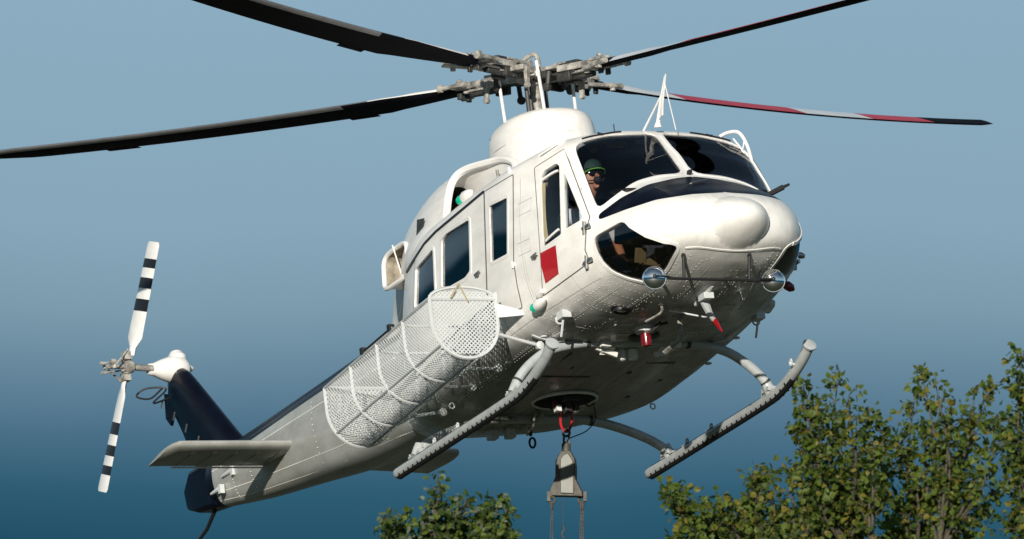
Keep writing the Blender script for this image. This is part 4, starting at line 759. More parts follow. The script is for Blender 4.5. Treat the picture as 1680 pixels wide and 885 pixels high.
def blade(dr, zc, lab, dp=0):
    d0 = Vector((dr[0], dr[1], 0)).normalized(); ch = Vector((-d0.y, d0.x, 0)); ch.z = .105*(ch.x*-.904+ch.y*-.425)+.015*(ch.x*-.422+ch.y*.906); ch.normalize()       # leading edge side (turns anticlockwise from above)
    Z = lambda r: zc[0]+zc[1]*r+zc[2]*r*r
    P = lambda r: Vector((HUB.x, HUB.y, 0))+d0*r+Vector((0, 0, Z(r)))
    # arm: yoke plate, grip, pitch horn, weights
    a = MB(); d = (P(1.0)-P(.1)).normalized(); up = d.cross(ch)*-1
    if up.z < 0: up = -up
    M = Matrix((d, ch, up)).transposed()
    def bx(m, r, y, z, s, mi=0, rot=None):
        m.box(P(r)+ch*y+up*z, s, M@rot if rot else M, mi)
    bx(a, .30, 0, -.015, (.52, .17, .030), 1); bx(a, .30, 0, .035, (.46, .15, .022), 0)
    bx(a, .20, .10, .0, (.18, .05, .07)); bx(a, .20, -.10, .0, (.18, .05, .07), 1)
    for s_ in (-1, 1):
        bx(a, .60, s_*.09, .02, (.44, .026, .062), 0, Matrix.Rotation(R_(-6*s_), 3, 'Z')); bx(a, .43, s_*.07, -.05, (.16, .05, .10), 1)
        bx(a, .33, s_*.12, .045, (.13, .06, .035), 0)
    bx(a, .62, 0, -.030, (.40, .13, .022), 0); bx(a, .60, .02, -.065, (.24, .07, .04), 1); bx(a, .52, .055, -.045, (.07, .03, .03), 0); bx(a, .70, -.055, -.05, (.06, .03, .035), 0)
    bx(a, .82, 0, .045, (.14, .19, .03), 0); bx(a, .50, .0, .07, (.14, .10, .05), 1)
    for s_ in (-1, 1):
        a.lathe([(.012, -.055), (.03, -.05), (.03, .055), (.012, .06)], P(.78)+ch*s_*.055, up, 12); a.lathe([(.022, 0), (.03, .012), (.03, .03), (.012, .04)], P(.86)+ch*s_*.06+up*.055, up, 10)
        bx(a, .86, s_*.055, -.07, (.05, .03, .06), 1)
    bx(a, .36, .0, .085, (.15, .12, .02), 0)
    part(a, 'rotor_arm', ['hub_beige', 'hub_dark'], rotor_hub, angle=35, bevel=.006)
    h = MB()   # pitch horn hanging under the grip, damper bottle
    h.box(P(.40)+ch*.17-up*.03, (.10, .16, .05), M); q = P(.38)+ch*.24
    h.box(q-up*.11, (.040, .028, .18), M, taper=1.6); h.lathe([(.026, -.024), (.026, .024)], q-up*.20, ch, 10)
    part(h, 'pitch_horn', 'hub_beige', rotor_hub, angle=35, bevel=.005)
    h = MB(); q = P(.34)-ch*.19; h.tube([q+up*.0, q-up*.12-d*.02], .024, 8); h.lathe([(.01, -.03), (.038, -.02), (.042, 0), (.038, .02), (.01, .03)], q-up*.15-d*.03, ch, 12)
    part(h, 'lag_damper', 'hub_dark', rotor_hub, angle=35)
    # pendulum weight arm standing off beside the root
    h = MB(); q = P(.92)+ch*.17+up*.01
    h.tube([q-d*.22, q+d*.08], .020, 8); h.lathe([(.024, -.02), (.038, -.015), (.038, .025), (.024, .03)], q+d*.08, d, 12); h.box(q-d*.12-ch*.06, (.16, .10, .05), M)
    part(h, 'pendulum_weight', 'hub_beige', rotor_hub, angle=35)
    h = MB(); q = P(.93)-ch*.19-up*.03
    h.tube([P(.70)-ch*.10-up*.03, q], .022, 8); h.tube([q-d*.02, q+d*.13-ch*.03], .028, 8); h.lathe([(.02, 0), (.028, -.05)], q+d*.02, up, 8)
    part(h, 'pendulum_weight', 'hub_beige', rotor_hub, angle=35)
    # the blade itself
    segs = [.86, .95, 1.02, 1.15, 1.35, 1.42, 1.6, 1.80, 1.97, 2.3, 2.7, 3.0, 3.4, 3.85, 4.3, 4.9, 5.4, 5.9, 6.3, 6.55, 6.75, 6.9, 6.985]
    def chord(r):
        if r < 1.0: return .20
        if r < 1.9: return .20+(r-1.0)/.9*.165
        if r < 6.5: return .375
        return .375-(r-6.5)/.485*.15
    prof = [(0, 0), (.012, .25), (.05, .55), (.13, .85), (.3, 1.0), (.55, .75), (.8, .36), (1, .03)]
    ring = [(u, t) for u, t in prof]+[(u, -t*.75) for u, t in prof[:0:-1]]
    n = len(ring); vs = []
    for r in segs:
        c = chord(r); tw = R_(15-.9*r+dp); cd = (ch*math.cos(tw)+Vector((0, 0, 1))*math.sin(tw)); nd = cd.cross(d0); nd = nd if nd.z > 0 else -nd
        th = .032 if r > 1.5 else .045
        lead = .28*.375 if r > 1.8 else .28*chord(r)+.012
        if r > 6.5: lead -= (r-6.5)/.485*.06
        for u, t in ring: vs.append(P(r)+cd*(lead-u*c)+nd*th*t)
    fs = []; mi = []
    for i in range(len(segs)-1):
        rm = (segs[i]+segs[i+1])/2
        for k in range(n):
            fs.append((i*n+k, i*n+(k+1) % n, (i+1)*n+(k+1) % n, (i+1)*n+k))
            u = (ring[k][0]+ring[(k+1) % n][0])/2; top = k < 7
            if rm < 1.02 or (rm < 1.35 and u > .03 and not top): m_ = 2
            elif u < .06 and top: m_ = 0 if rm < 1.97 else 3
            elif u < .10 and not top: m_ = 3 if rm > 2.3 else 2
            elif top: m_ = 2 if rm > 5.7 else (0 if (rm < 1.97 or 3.85 < rm < 4.9) else 1)
            else: m_ = 2
            mi.append(m_)
    fs += [tuple(range(n)), tuple((len(segs)-1)*n+k for k in range(n))[::-1]]; mi += [2, 0]
    f = MB(); f.v = [tuple(v) for v in vs]; f.f = fs; f.m = mi
    b = part(f, 'rotor_blade', ['white_paint', 'blade_red', 'blade_black', 'blade_grey'], rotor_hub, label=lab, angle=50)
    # trim tab and root doublers
    for r0, r1 in ((2.15, 2.5), (5.2, 5.6)):
        tw = R_(15-.9*r0+dp); cd = (ch*math.cos(tw)+Vector((0, 0, 1))*math.sin(tw)); m = MB()
        p0, p1 = P(r0)+cd*(.105-.375), P(r1)+cd*(.105-.375)
        m.add([p0+cd*.01, p1+cd*.01, p1-cd*.035, p0-cd*.04, p0+cd*.01-Vector((0, 0, .004)), p1+cd*.01-Vector((0, 0, .004)), p1-cd*.035-Vector((0, 0, .004)), p0-cd*.04-Vector((0, 0, .004))], [(0, 1, 2, 3), (4, 7, 6, 5), (0, 4, 5, 1), (1, 5, 6, 2), (2, 6, 7, 3), (3, 7, 4, 0)])
        m.build('trim_tab', 'blade_black', rotor_hub, smooth=False)
for b_ in BL: blade(*b_)

# ---- skid landing gear
def skid_path(y):
    return bez([(-1.18, y, .085), (-.6, y, .085), (0, y, .085), (.7, y, .085), (1.35, y, .09), (1.62, y, .105), (1.9, y, .165), (2.15, y, .25), (2.34, y, .345)], 6)
for sd in (-1, 1):
    y = 1.32*sd; p = skid_path(y)
    f = MB(); f.tube(p, .052, 16); f.lathe([(.052, 0), (.05, -.04), (.03, -.07), (.004, -.08)], p[0], (1, 0, 0), 16)
    sk = part(f, 'skid', 'skid_grey', angle=40, label=LBL[sd]+' landing skid tube with black wear strip')
    f = MB(); d = (p[-1]-p[-2]).normalized(); f.lathe([(.054, -.02), (.066, 0), (.066, .018), (.05, .024)], p[-1], d, 20); part(f, 'skid_cap', 'skid_grey', sk)
    # wear shoe under the tube with saw tooth clips
    f = MB(); q = [v for v in p if v.x < 1.98]; vs = []; N = 9
    for i, v in enumerate(q):
        t = (q[min(i+1, len(q)-1)]-q[max(i-1, 0)]).normalized(); up = Vector((0, 1, 0)).cross(t); up = up if up.z > 0 else -up
        for k in range(N):
            a = R_(-132+84*k/(N-1)); rr = .0545+.012*math.sin(math.pi*k/(N-1)); vs.append(v+Vector((0, 1, 0))*math.cos(a)*rr+up*math.sin(a)*rr)
    f.add(vs, [(i*N+k, i*N+k+1, (i+1)*N+k+1, (i+1)*N+k) for i in range(len(q)-1) for k in range(N-1)])
    for i in range(0, 29):
        x = -1.1+i*.105; j = min(range(len(q)), key=lambda a: abs(q[a].x-x)); v = q[j]; z = v.z
        for s_ in (-1, 1): f.box((x, y+s_*.044, z-.034), (.016, .010, .020))
    part(f, 'skid_shoe', 'shoe_black', sk)
    f = MB()
    for s_ in (-1, 1):
        f.tube([(x, y+s_*.03, .132) for x in (-1.1, 1.3)], .003, 4)
    part(f, 'strap_seam', 'hub_dark', sk)
    # towing rings
    f = MB(); f.torus((2.08, y-sd*.075, .255), (.2, 1, .0), .030, .011, 16, 6); f.box((2.09, y-sd*.055, .235), (.02, .03, .02)); part(f, 'tie_ring', 'mesh_white', sk)
    for x in (.18, -.35):
        f = MB(); f.torus((x, y, .17), (0, 1, 0), .022, .009, 14, 6); f.box((x-.05, y, .142), (.12, .025, .016)); f.box((x-.01, y+.0, .15), (.04, .02, .02)); part(f, 'tie_lug', 'mesh_white', sk)
    # saddles of the cross tubes
    for x in (1.46, -.75):
        f = MB(); f.box((x, y, .142), (.26, .075, .022)); f.box((x, y-sd*.02, .165), (.15, .08, .04)); f.lathe([(.058, 0), (.055, .06), (.048, .12)], (x, y+sd*.005, .13), (0, -.35*sd, .9), 14)
        for k in range(5):
            for s_ in (-1, 1): f.lathe([(.009, 0), (.009, .02)], (x-.1+.05*k, y+s_*.03, .15), (0, 0, 1), 6)
        part(f, 'skid_saddle', 'skid_grey', sk, angle=35)
# cross tubes
CTF = [(1.46, 1.345, .13), (1.46, 1.26, .27), (1.455, 1.12, .41), (1.45, .92, .535), (1.45, .66, .60), (1.45, .38, .625)]
CTA = [(-.75, 1.345, .12), (-.75, 1.25, .22), (-.75, 1.09, .31), (-.75, .85, .40), (-.75, .60, .465), (-.75, .35, .492)]
for C_, lab, zc in ((CTF, 'forward cross tube of the landing gear', .625), (CTA, 'aft cross tube of the landing gear', .492)):
    full = C_+[(C_[0][0], 0, zc)]+[(x, -y, z) for x, y, z in C_[::-1]]
    f = MB(); pts = bez(full, 7); f.tube(pts, [.046 if abs(q.y) > .3 else .045 for q in pts], 14)
    ct = part(f, 'cross_tube', 'skid_grey', angle=50, label=lab)
    for s_ in (-1, 1):
        f = MB(); f.lathe([(.05, -.015), (.052, 0), (.05, .015)], (C_[0][0], s_*.52, zc-.012), (0, 1, .0), 14); f.lathe([(.051, -.012), (.051, .012)], (C_[0][0], s_*1.28, C_[1][2]-.03), (0, .6*s_, -.8), 14); part(f, 'tube_band', 'hub_dark', ct)
for sd in (-1, 1):   # bright bracket and hinged step where the tube leaves the belly
    f = MB(); f.box((1.52, sd*.36, .585), (.05, .10, .05)); f.box((1.40, sd*.30, .55), (.03, .22, .05), Matrix.Rotation(R_(20*sd), 3, 'X'))
    for k in range(4): f.box((1.36+.03*k, sd*.29, .535+.012*k), (.018, .12, .02))
    part(f, 'tube_bracket', 'clear_white', angle=30)
# cross tube tunnel rim across the belly
f = MB(); strip(f, [(5.72+.0*i, 6.1+.095*i) for i in range(21)], .03, .012); strip(f, [(5.72, 6.1+.095*i) for i in range(21)], .03, .012, sd=1); part(f, 'tunnel_rim', 'mesh_white', hull)

# ---- nose: mirrors on a bar, struts, wipers, cutters, pitot, aerials
YB = -.62
f = MB(); MR = Vector((3.55, -.775, .63)); ML = Vector((3.55, .392, .612)); f.tube([MR, ML], .014, 8)
f.tube([(3.54, -.505, .628), (3.52, -.475, .86)], .015, 8); f.tube([(3.54, .155, .616), (3.60, .155, .85)], .015, 8)
f.tube([(3.54, -.60, .63), (3.20, -.60, .77)], .012, 6); f.tube([(3.54, .05, .618), (3.20, .08, .735)], .012, 6); f.tube([(3.54, .25, .616), (3.30, .40, .77)], .012, 6)
f.box((3.52, -.475, .86), (.03, .03, .04)); f.box((3.60, .155, .85), (.03, .03, .04))
mb_ = part(f, 'mirror_bar', 'black_rubber', label='black bar carrying two round mirrors below the nose')
vdir = Vector((.90, -.40, -.02)).normalized()
for c, s_ in ((MR, -1), (ML, 1)):
    f = MB(); c2 = c+Vector((-.03, s_*.02, .01)); f.lathe([(.03, -.05), (.09, -.03), (.108, 0)], c2, vdir, 28); f.torus(c2, vdir, .106, .006, 32, 8); mm = part(f, 'mirror_shell', 'chrome', mb_)
    f = MB(); f.lathe([(.104, 0), (.098, .016), (.08, .033), (.055, .046), (.028, .053), (.001, .056)], c2, vdir, 32); part(f, 'mirror_face', 'chrome', mb_, angle=80)
    f = MB(); f.lathe([(.018, 0), (.018, .03), (.01, .036)], c2+vdir*.05, vdir, 10); f.tube([c2+vdir*.075, c2+vdir*.06+Vector((0, -s_*.14, 0))], .009, 6); part(f, 'mirror_clamp', 'black_rubber', mb_)
# wire cutters, upper and lower
f = MB(); f.tube([(2.40, 0, 2.44), (2.50, 0, 2.60), (2.66, 0, 2.83)], [.022, .018, .010], 6); f.add([(2.42, -.008, 2.47), (2.52, -.008, 2.50), (2.55, -.008, 2.60), (2.68, -.008, 2.85), (2.42, .008, 2.47), (2.52, .008, 2.50), (2.55, .008, 2.60), (2.68, .008, 2.85)], [(0, 1, 2, 3), (7, 6, 5, 4), (0, 4, 5, 1), (1, 5, 6, 2), (2, 6, 7, 3), (3, 7, 4, 0)])
f.tube([(2.58, 0, 2.70), (2.18, -.05, 2.44)], .011, 6); f.tube([(2.64, 0, 2.78), (2.52, .12, 2.36)], .005, 6); f.lathe([(.04, 0), (.03, .03), (.02, .05)], (2.40, 0, 2.42), (.2, 0, 1), 10)
uc = part(f, 'upper_wire_cutter', 'white_paint', angle=35, label='white blade and brace standing on the cockpit roof')
f = MB(); f.tube([(3.06, .02, .72), (2.86, .02, .655), (2.72, .0, .62)], [.03, .035, .02], 8); f.box((2.90, .02, .64), (.16, .10, .06)); f.tube([(2.84, .03, .63), (2.78, .10, .53)], [.045, .035], 8); f.tube([(2.78, .10, .53), (2.74, .16, .47)], [.033, .026], 8)
f.tube([(2.60, -.22, .60), (2.72, .16, .49)], .010, 6)
lc = part(f, 'lower_wire_cutter', 'mesh_white', angle=35, bevel=.006, label='white cutter arm under the nose with a red tip')
f = MB(); f.tube([(2.745, .155, .48), (2.71, .245, .37)], [.030, .008], 8); part(f, 'cutter_tip', 'red_paint', lc)
def on(w, t, sd=-1, off=0): return surf((w, t), off, sd)
def wiper(sd, piv, tip, park):
    A = on(*piv, sd, .02)[0]; B = on(*tip, sd, .035)[0]; f = MB(); f.lathe([(.02, -.02), (.02, .02), (.01, .03)], A, on(*piv, sd)[1], 10); f.tube([A, A.lerp(B, .5)+on(*piv, sd)[1]*.015, B], .007, 6)
    d = (B-A).normalized(); C, D = [on(*q, sd, .012)[0] for q in park]; f.tube([C, D], .006, 6); part(f, 'windscreen_wiper', 'black_rubber')
P0 = on(8.97, .05)[0]
f = MB(); f.lathe([(.022, 0), (.022, .03)], on(9.0, 0.02)[0], (.5, 0, .9), 10); f.box(on(9.0, .02)[0]+Vector((.02, 0, .02)), (.05, .03, .03)); part(f, 'wiper_pivot', 'black_rubber')
f = MB(); a, b = on(9.95, .15, -1, .03)[0], on(9.5, 1.1, -1, .03)[0]; f.tube([on(9.7, .1, 1, .02)[0], on(10.15, .55, -1, .02)[0]], .012, 6); f.tube([on(10.35, .9, -1, .012)[0], on(10.0, .35, -1, .02)[0]], .005, 5)
part(f, 'windscreen_wiper', 'steel')
f = MB(); f.tube([on(9.9, 1.5, -1, .012)[0], on(10.5, 1.15+.5, -1, .012)[0]], .004, 5); part(f, 'windscreen_wiper', 'steel')
# upper wipers parked along the roof edge
for sd in (-1, 1):
    f = MB(); pts = [on(7.245, .70+.11*i, sd, .014)[0] for i in range(9)]; f.tube(pts, .009, 6); f.tube([pts[4], on(7.10, 1.1, sd, .012)[0]], .010, 6); f.box(pts[4], (.03, .03, .02)); part(f, 'windscreen_wiper', 'black_rubber')
f = MB(); A = Vector((3.05, .728, 1.596)); B = Vector((3.12, .911, 1.668)); f.tube([A-Vector((.05, .1, .05)), A.lerp(B, .7)], .026, 8); f.tube([A.lerp(B, .7), B], [.016, .012], 8); part(f, 'pitot_tube', 'black_rubber', label='dark probe sticking out beside the nose')
# guard loop outside the port windscreen pillar
f = MB(); lp = bez([(2.33, .66, 2.36), (2.35, .746, 2.395), (2.38, .842, 2.385), (2.42, .892, 2.245), (2.50, .885, 2.015), (2.62, .86, 1.85), (2.68, .84, 1.76)], 5); f.tube(lp, .017, 8)
lq = bez([(2.37, .78, 2.33), (2.41, .84, 2.2), (2.48, .845, 2.03), (2.60, .84, 1.86), (2.68, .83, 1.78)], 6); f.tube(lq, .009, 6)
for i, j in ((13, 6), (18, 11), (22, 16)): f.tube([lp[i], lq[j]], .006, 5)
part(f, 'door_guard_loop', 'white_paint', label='white tubular guard beside the port windscreen')
for sd in (-1,):   # starboard pillar tube
    f = MB(); f.tube([on(7.12, 2.0, sd, .02)[0], on(7.6, 2.35, sd, .025)[0], on(8.1, 2.75, sd, .02)[0]], .007, 6); part(f, 'pillar_beading', 'white_paint')
# door hinges, handles
for sd in (-1, 1):
    for w, t in ((8.50, 3.83), (8.40, 4.97)):
        P, N = on(w, t, sd); f = MB(); f.lathe([(.018, -.06), (.018, .06)], P+N*.015, (0.25, 0, 1), 8); f.box(P+N*.01+Vector((.05, 0, 0)), (.10, .02, .035)); f.box(P+N*.012-Vector((.06, 0, 0)), (.08, .02, .03)); part(f, 'door_hinge', 'steel', angle=35)
    for w, t in ((6.62, 4.36), (4.98, 4.05)):
        P, N = on(w, t, sd); f = MB(); f.lathe([(.030, 0), (.028, .012), (.014, .03)], P, N, 12); f.tube([P+N*.028+Vector((-.02, 0, 0)), P+N*.034+Vector((.09, 0, .012))], [.014, .009], 8); part(f, 'door_handle', 'steel')
    for w, t in ((5.98, 2.1), (6.03, 4.3)):
        P, N = on(w, t, sd); f = MB(); f.lathe([(.014, -.03), (.014, .03)], P+N*.01, (0, 0, 1), 8); f.box(P+N*.006, (.05, .012, .03)); part(f, 'door_hinge', 'white_paint')
# navigation lights
for (w, t, sc) in ((6.386, 5.48, 1), (4.312, 1.75, 1.15)):
    for sd in (-1, 1):
        P, N = on(w, t, sd); f = MB(); d = Vector((.75, 0, .1)) if sc > 1 else Vector((1, 0, 0.1)); C = P+N*.03
        f.lathe([(.045*sc, -.03), (.055*sc, .02), (.045*sc, .09), (.02*sc, .15), (.004, .17)], C, d, 14); nl = part(f, 'light_fairing', 'white_paint')
        f = MB(); d2 = Vector((-.8, .55*sd, -.15)); f.lathe([(.001, .088*sc), (.024*sc, .08*sc), (.040*sc, .055*sc), (.044*sc, .02)], C, d2, 14); part(f, 'navigation_light', 'green_lens' if sd < 0 else 'red_lens', nl, label='green navigation light' if sd < 0 else 'red navigation light')
        if sc == 1:
            P2, N2 = on(w+.15, t-.28, sd); f = MB(); f.lathe([(.03, -.05), (.036, 0), (.02, .06)], P2+N2*.015, (1, 0, .1), 10); part(f, 'light_fairing', 'white_paint')
# belly equipment
def bz(x, y): # belly point under (x,y)
    best = None
    for i in range(0, 261):
        w = 13*i/260
        for j in range(48, 81):
            P = S(w, j/10)
            d = (P[0]-x)**2+(abs(P[1])-abs(y))**2
            if best is None or d < best[0]: best = (d, P[2])
    return best[1]
f = MB(); z = bz(2.42, -.62); f.torus((2.42, -.62, z-.004), (.15, -.27, -.95), .085, .012, 28, 8, sx=1, sy=.8); f.lathe([(.08, 0), (.07, .03)], (2.42, -.62, z-.0), (.1, -.27, .95), 20); f.box((2.50, -.58, z-.02), (.09, .09, .012)); lv = part(f, 'landing_light', 'black_panel', label='round black rimmed light in the forward belly')
f = MB(); f.lathe([(.06, 0), (.03, .012)], (2.42, -.62, z-.004), (.1, -.27, -.95), 18); part(f, 'light_lens', 'chrome', lv)
f = MB(); f.lathe([(.09, 0), (.10, .03), (.09, .06), (.05, .075)], (1.98, -.17, .625), (0, 0, -1), 20); be = part(f, 'beacon_base', 'mesh_white', label='white base of the belly beacon')
f = MB(); f.lathe([(.052, 0), (.052, .09), (.045, .12), (.01, .13)], (1.98, -.17, .555), (0, 0, -1), 18); part(f, 'beacon_lens', 'red_lens', be)
f = MB(); f.lathe([(.001, 0), (.15, .004), (.15, .012), (.14, .02)], (1.70, -.05, .615), (0, 0, -1), 26); part(f, 'inspection_plate', 'black_panel', hull)
for x, y in ((1.25, -.08), (1.29, .02)):
    f = MB(); f.lathe([(.052, 0), (.052, .06), (.046, .09), (.03, .10)], (x, y, .595), (0, 0, -1), 16); part(f, 'belly_antenna', 'clear_white', angle=35)
# bent strut aerials
for pts, r in (([(2.32, .02, .64), (2.31, .03, .53), (2.27, .02, .42), (2.10, -.06, .34)], .026), ([(2.62, -.30, .66), (2.60, -.30, .58), (2.46, -.40, .53)], .014)):
    f = MB(); f.tube(bez(pts, 4), [r]*9+[r*.9]*4 if False else r, 8, flat=.6); f.lathe([(.075, 0), (.07, .012), (.03, .03)], (pts[0][0], pts[0][1], .645 if r > .02 else .668), (0, 0, -1), 18); part(f, 'strut_aerial', 'hub_beige')
f = MB(); f.tube([(2.18, -.10, .60), (2.05, -.16, .55)], .02, 6); f.tube([(2.20, -.04, .60), (2.12, -.14, .585)], .014, 6); part(f, 'drain_pipe', 'hub_dark')
f = MB(); P, N = on(9.1, 7.3, 1); f.lathe([(.03, 0), (.03, .02), (.012, .03), (.012, .07), (.024, .08), (.024, .10)], P, N, 10); part(f, 'belly_probe', 'chrome', label='short bright probe under the nose')
for sd in (-1, 1):
    P, N = on(6.62, 6.1, sd); f = MB(); f.box(P+N*.02, (.13, .09, .07)); f.torus(P+N*.05-Vector((.08, 0, 0)), (1, 0, 0), .035, .010, 14, 6); f.tube([P+N*.03, P+N*.03+Vector((-.10, 0, -.17))], .012, 6); part(f, 'jacking_pad', 'mesh_white', angle=35, label='white lug with a ring on the '+LBL[sd]+' belly edge')
    P, N = on(6.0, 6.45, sd); f = MB(); f.tube([P+N*.01+Vector((.22, sd*.0, 0)), P+N*.03, P+N*.0+Vector((-.12, 0, 0))], [.004, .03, .004], 8, flat=.5); part(f, 'belly_step', 'white_paint')
    for w in (4.9, 3.2, 5.9):
        P, N = on(w, 6.25, sd); f = MB(); f.torus(P+N*.04, (0, 0, 1) if w > 4 else (1, 0, 0), .026, .008, 14, 6); part(f, 'tie_ring', 'mesh_white')
f = MB(); P, N = on(7.9, 5.6, 1); f.lathe([(.02, -.06), (.045, 0), (.04, .05), (.01, .08)], P+N*.03, N, 12); part(f, 'position_light', 'red_lens')
f = MB(); P, N = on(9.4, 4.9, 1); f.lathe([(.03, 0), (.03, .03), (.018, .06)], P, N, 10); part(f, 'static_port', 'steel')
# belly fin aerials and vents rows
f = MB()
for (x, y, l) in ((2.25, -.34, .22), (2.05, -.42, .20), (1.85, .42, .2), (2.1, .48, .2), (2.6, .40, .16), (1.75, -.30, .16)):
    z = bz(x, y)
    for k in range(7): f.box((x, y+(k-3)*l/7, z-.004), (.03, .008, .012))
part(f, 'belly_louvre', 'clear_white', hull, smooth=False)['kind'] = 'stuff'
for (x, y, sx, sy) in ((.9, .5, .02, .3), (.5, -.3, .02, .5), (1.0, -.55, .4, .012), (.35, .75, .05, .04), (-.1, .62, .06, .03), (.62, .3, .07, .03), (.75, -.35, .05, .02)):
    f = MB(); f.box((x, y, bz(x, y)-.003), (sx, sy, .006)); part(f, 'belly_patch', 'hub_dark', hull, smooth=False)

# ---- cargo hook well
HK = Vector((-.18, 0, .545))
f = MB(); f.torus((HK.x, 0, bz(HK.x, 0)-.006), (0, 0, 1), .31, .016, 40, 6, sx=1, sy=.92); part(f, 'hook_well_rim', 'clear_white', hull)
f = MB(); f.lathe([(.30, 0), (.29, .008)], (HK.x, 0, bz(HK.x, 0)-.003), (0, 0, -1), 40); part(f, 'hook_well', 'recess_shade', hull)  # flat black disc, painted shade of the open well
f = MB(); f.box(HK+Vector((.0, .0, -.02)), (.34, .16, .10)); f.box(HK+Vector((0, 0, -.11)), (.13, .07, .12)); f.box(HK+Vector((.02, .09, -.07)), (.08, .05, .12)); f.box(HK+Vector((0, -.11, -.06)), (.10, .05, .11))
f.tube([HK+Vector((-.1, .2, 0)), HK+Vector((-.1, .3, -.06)), HK+Vector((-.05, .34, -.03))], .01, 6)
hk = part(f, 'cargo_hook', 'hub_dark', angle=30, bevel=.006, label='dark cargo hook hanging in the belly well')
f = MB(); f.box(HK+Vector((.02, -.115, -.07)), (.05, .045, .05)); part(f, 'hook_tag', 'red_paint', hk)
f = MB(); f.box(HK+Vector((.03, -.10, -.12)), (.07, .05, .06)); f.box(HK+Vector((-.02, .10, -.12)), (.07, .05, .05)); part(f, 'hook_plate', 'clear_white', hk)
# aft belly clutter: white drain boxes, hose, hanging clip
for x, y in ((-1.15, -.32), (-1.10, -.16)):
    f = MB(); f.box((x, y, .46), (.10, .09, .12)); part(f, 'drain_box', 'mesh_white', bevel=.008)
f = MB(); f.box((-.95, -.25, .50), (.40, .45, .03)); f.box((-.7, -.52, .47), (.12, .10, .10)); f.box((-.72, -.1, .47), (.5, .05, .04)); f.tube([(-.6, -.65, .47), (-.62, -.3, .46)], .02, 8); f.tube([(-.45, -.18, .5), (-.5, -.2, .36), (-.62, -.22, .30)], .013, 6); part(f, 'belly_fitting', 'hub_beige', angle=30)
f = MB(); f.tube([(-1.02, .02, .48), (-1.07, .04, .42)], .018, 6); f.torus((-1.11, .07, .36), (.8, -.5, .2), .04, .011, 18, 6, sx=.7, sy=1.3); part(f, 'hanging_clip', 'black_rubber')
f = MB(); f.tube(bez([(-.25, .33, .50), (-.27, .34, .36), (-.33, .26, .26), (-.38, .10, .20), (-.33, .04, .13)], 6), .006, 6); part(f, 'release_cable', 'black_rubber', label='thin black release cable looping down to the hook block')

# ---- cargo basket on the starboard side
BS = [(1.46, -1.745, 1.025), (.82, -1.735, .99), (.18, -1.722, .955), (-.46, -1.71, .92), (-1.10, -1.70, .885)]
HWB = .335; HT = .565
def dsec(k):
    """D shaped hoop, k 0..1 by length from the outer top corner down and round to the inner top corner"""
    st = HT-HWB; tot = 2*st+math.pi*HWB; s_ = k*tot
    if s_ < st: return -HWB, -s_
    if s_ > tot-st: return HWB, -(tot-s_)
    a = (s_-st)/HWB; return -HWB*math.cos(a), -st-HWB*math.sin(a)
bs = MB()
X0, X1 = BS[0], BS[-1]
root_b = MB()
def BP(u, yo, zo):
    q = u*4; i = min(int(q), 3); v = q-i; a, b = BS[i], BS[i+1]
    return Vector((a[0]+(b[0]-a[0])*v, a[1]+(b[1]-a[1])*v+yo, a[2]+(b[2]-a[2])*v+zo))
f = MB(); f.tube([BP(0, -HWB, 0), BP(1, -HWB, 0)], .016, 6); f.tube([BP(0, HWB, 0), BP(1, HWB, 0)], .016, 6)
f.tube([BP(0, *dsec(.30)), BP(1, *dsec(.30))], .012, 6); f.tube([BP(0, *dsec(.55)), BP(1, *dsec(.55))], .012, 6)
basket = part(f, 'cargo_basket', 'skid_grey', label='long white wire mesh cargo basket on the starboard side')
for i in range(5):
    f = MB(); pts = [BP(i/4, *dsec(k/24)) for k in range(25)]; f.tube(pts, .018, 6)
    if i in (0, 4): f.tube([BP(i/4, -HWB, 0), BP(i/4, HWB, 0)], .019, 6)
    if i == 0:
        f.tube([BP(0, -HWB*math.cos(math.pi*k/16), .115*math.sin(math.pi*k/16)) for k in range(17)], .016, 6)
        f.box(BP(0, HWB, .02), (.03, .03, .09))
    part(f, 'basket_hoop', 'mesh_white', basket)
def grille(name, fn, LU, LV, cell, parent, w=.010, clip=None, h=.95):
    """expanded metal: two families of slanting flat strands over the (u,v) rectangle of size LU x LV metres"""
    m = MB(); st = .04; n = int((LU+LV/h)/cell)+1
    for fam in (0, 1):
        for i in range(-1, n+1):
            u0 = i*cell-(LV/h if fam == 0 else 0); prev = None; steps = int(LV/st)
            for s_ in range(steps+1):
                v = LV*s_/steps; u = u0+(v/h if fam == 0 else -v/h)
                if 0 <= u <= LU and (clip is None or clip(u, v)):
                    a, b = u/LU, v/LV; P = fn(a, b); N = (fn(min(a+.01, 1), b)-fn(max(a-.01, 0), b)).cross(fn(a, min(b+.01, 1))-fn(a, max(b-.01, 0))).normalized()
                    if prev is not None:
                        d = (P-prev).normalized(); s1 = N.cross(d)*w*.5
                        m.add([prev-s1, prev+s1, prev+N*.004, prev-N*.003, P-s1, P+s1, P+N*.004, P-N*.003], [(0, 2, 6, 4), (2, 1, 5, 6), (1, 3, 7, 5), (3, 0, 4, 7)])
                    prev = P
                else: prev = None
    o = m.build(name, 'mesh_white', parent, smooth=False); o['kind'] = 'stuff'; return o
inD = lambda y, z: (abs(y) < HWB if z > HWB-HT else y*y+(z+HT-HWB)**2 < HWB*HWB) if z <= 0 else (y/HWB)**2+(z/.115)**2 < 1
for u_ in (0, 1):
    fn = lambda a, b, u_=u_: BP(u_, -HWB+2*HWB*a, .115-(HT+.115)*b)
    grille('wire_mesh', fn, 2*HWB, HT+.115, .042, basket, .012, lambda u, v: inD(-HWB+u, .115-v) and (u_ == 0 or v > .115))
grille('wire_mesh', lambda a, b: BP(a, *dsec(b)), 2.56, 1.51, .046, basket, .0060)
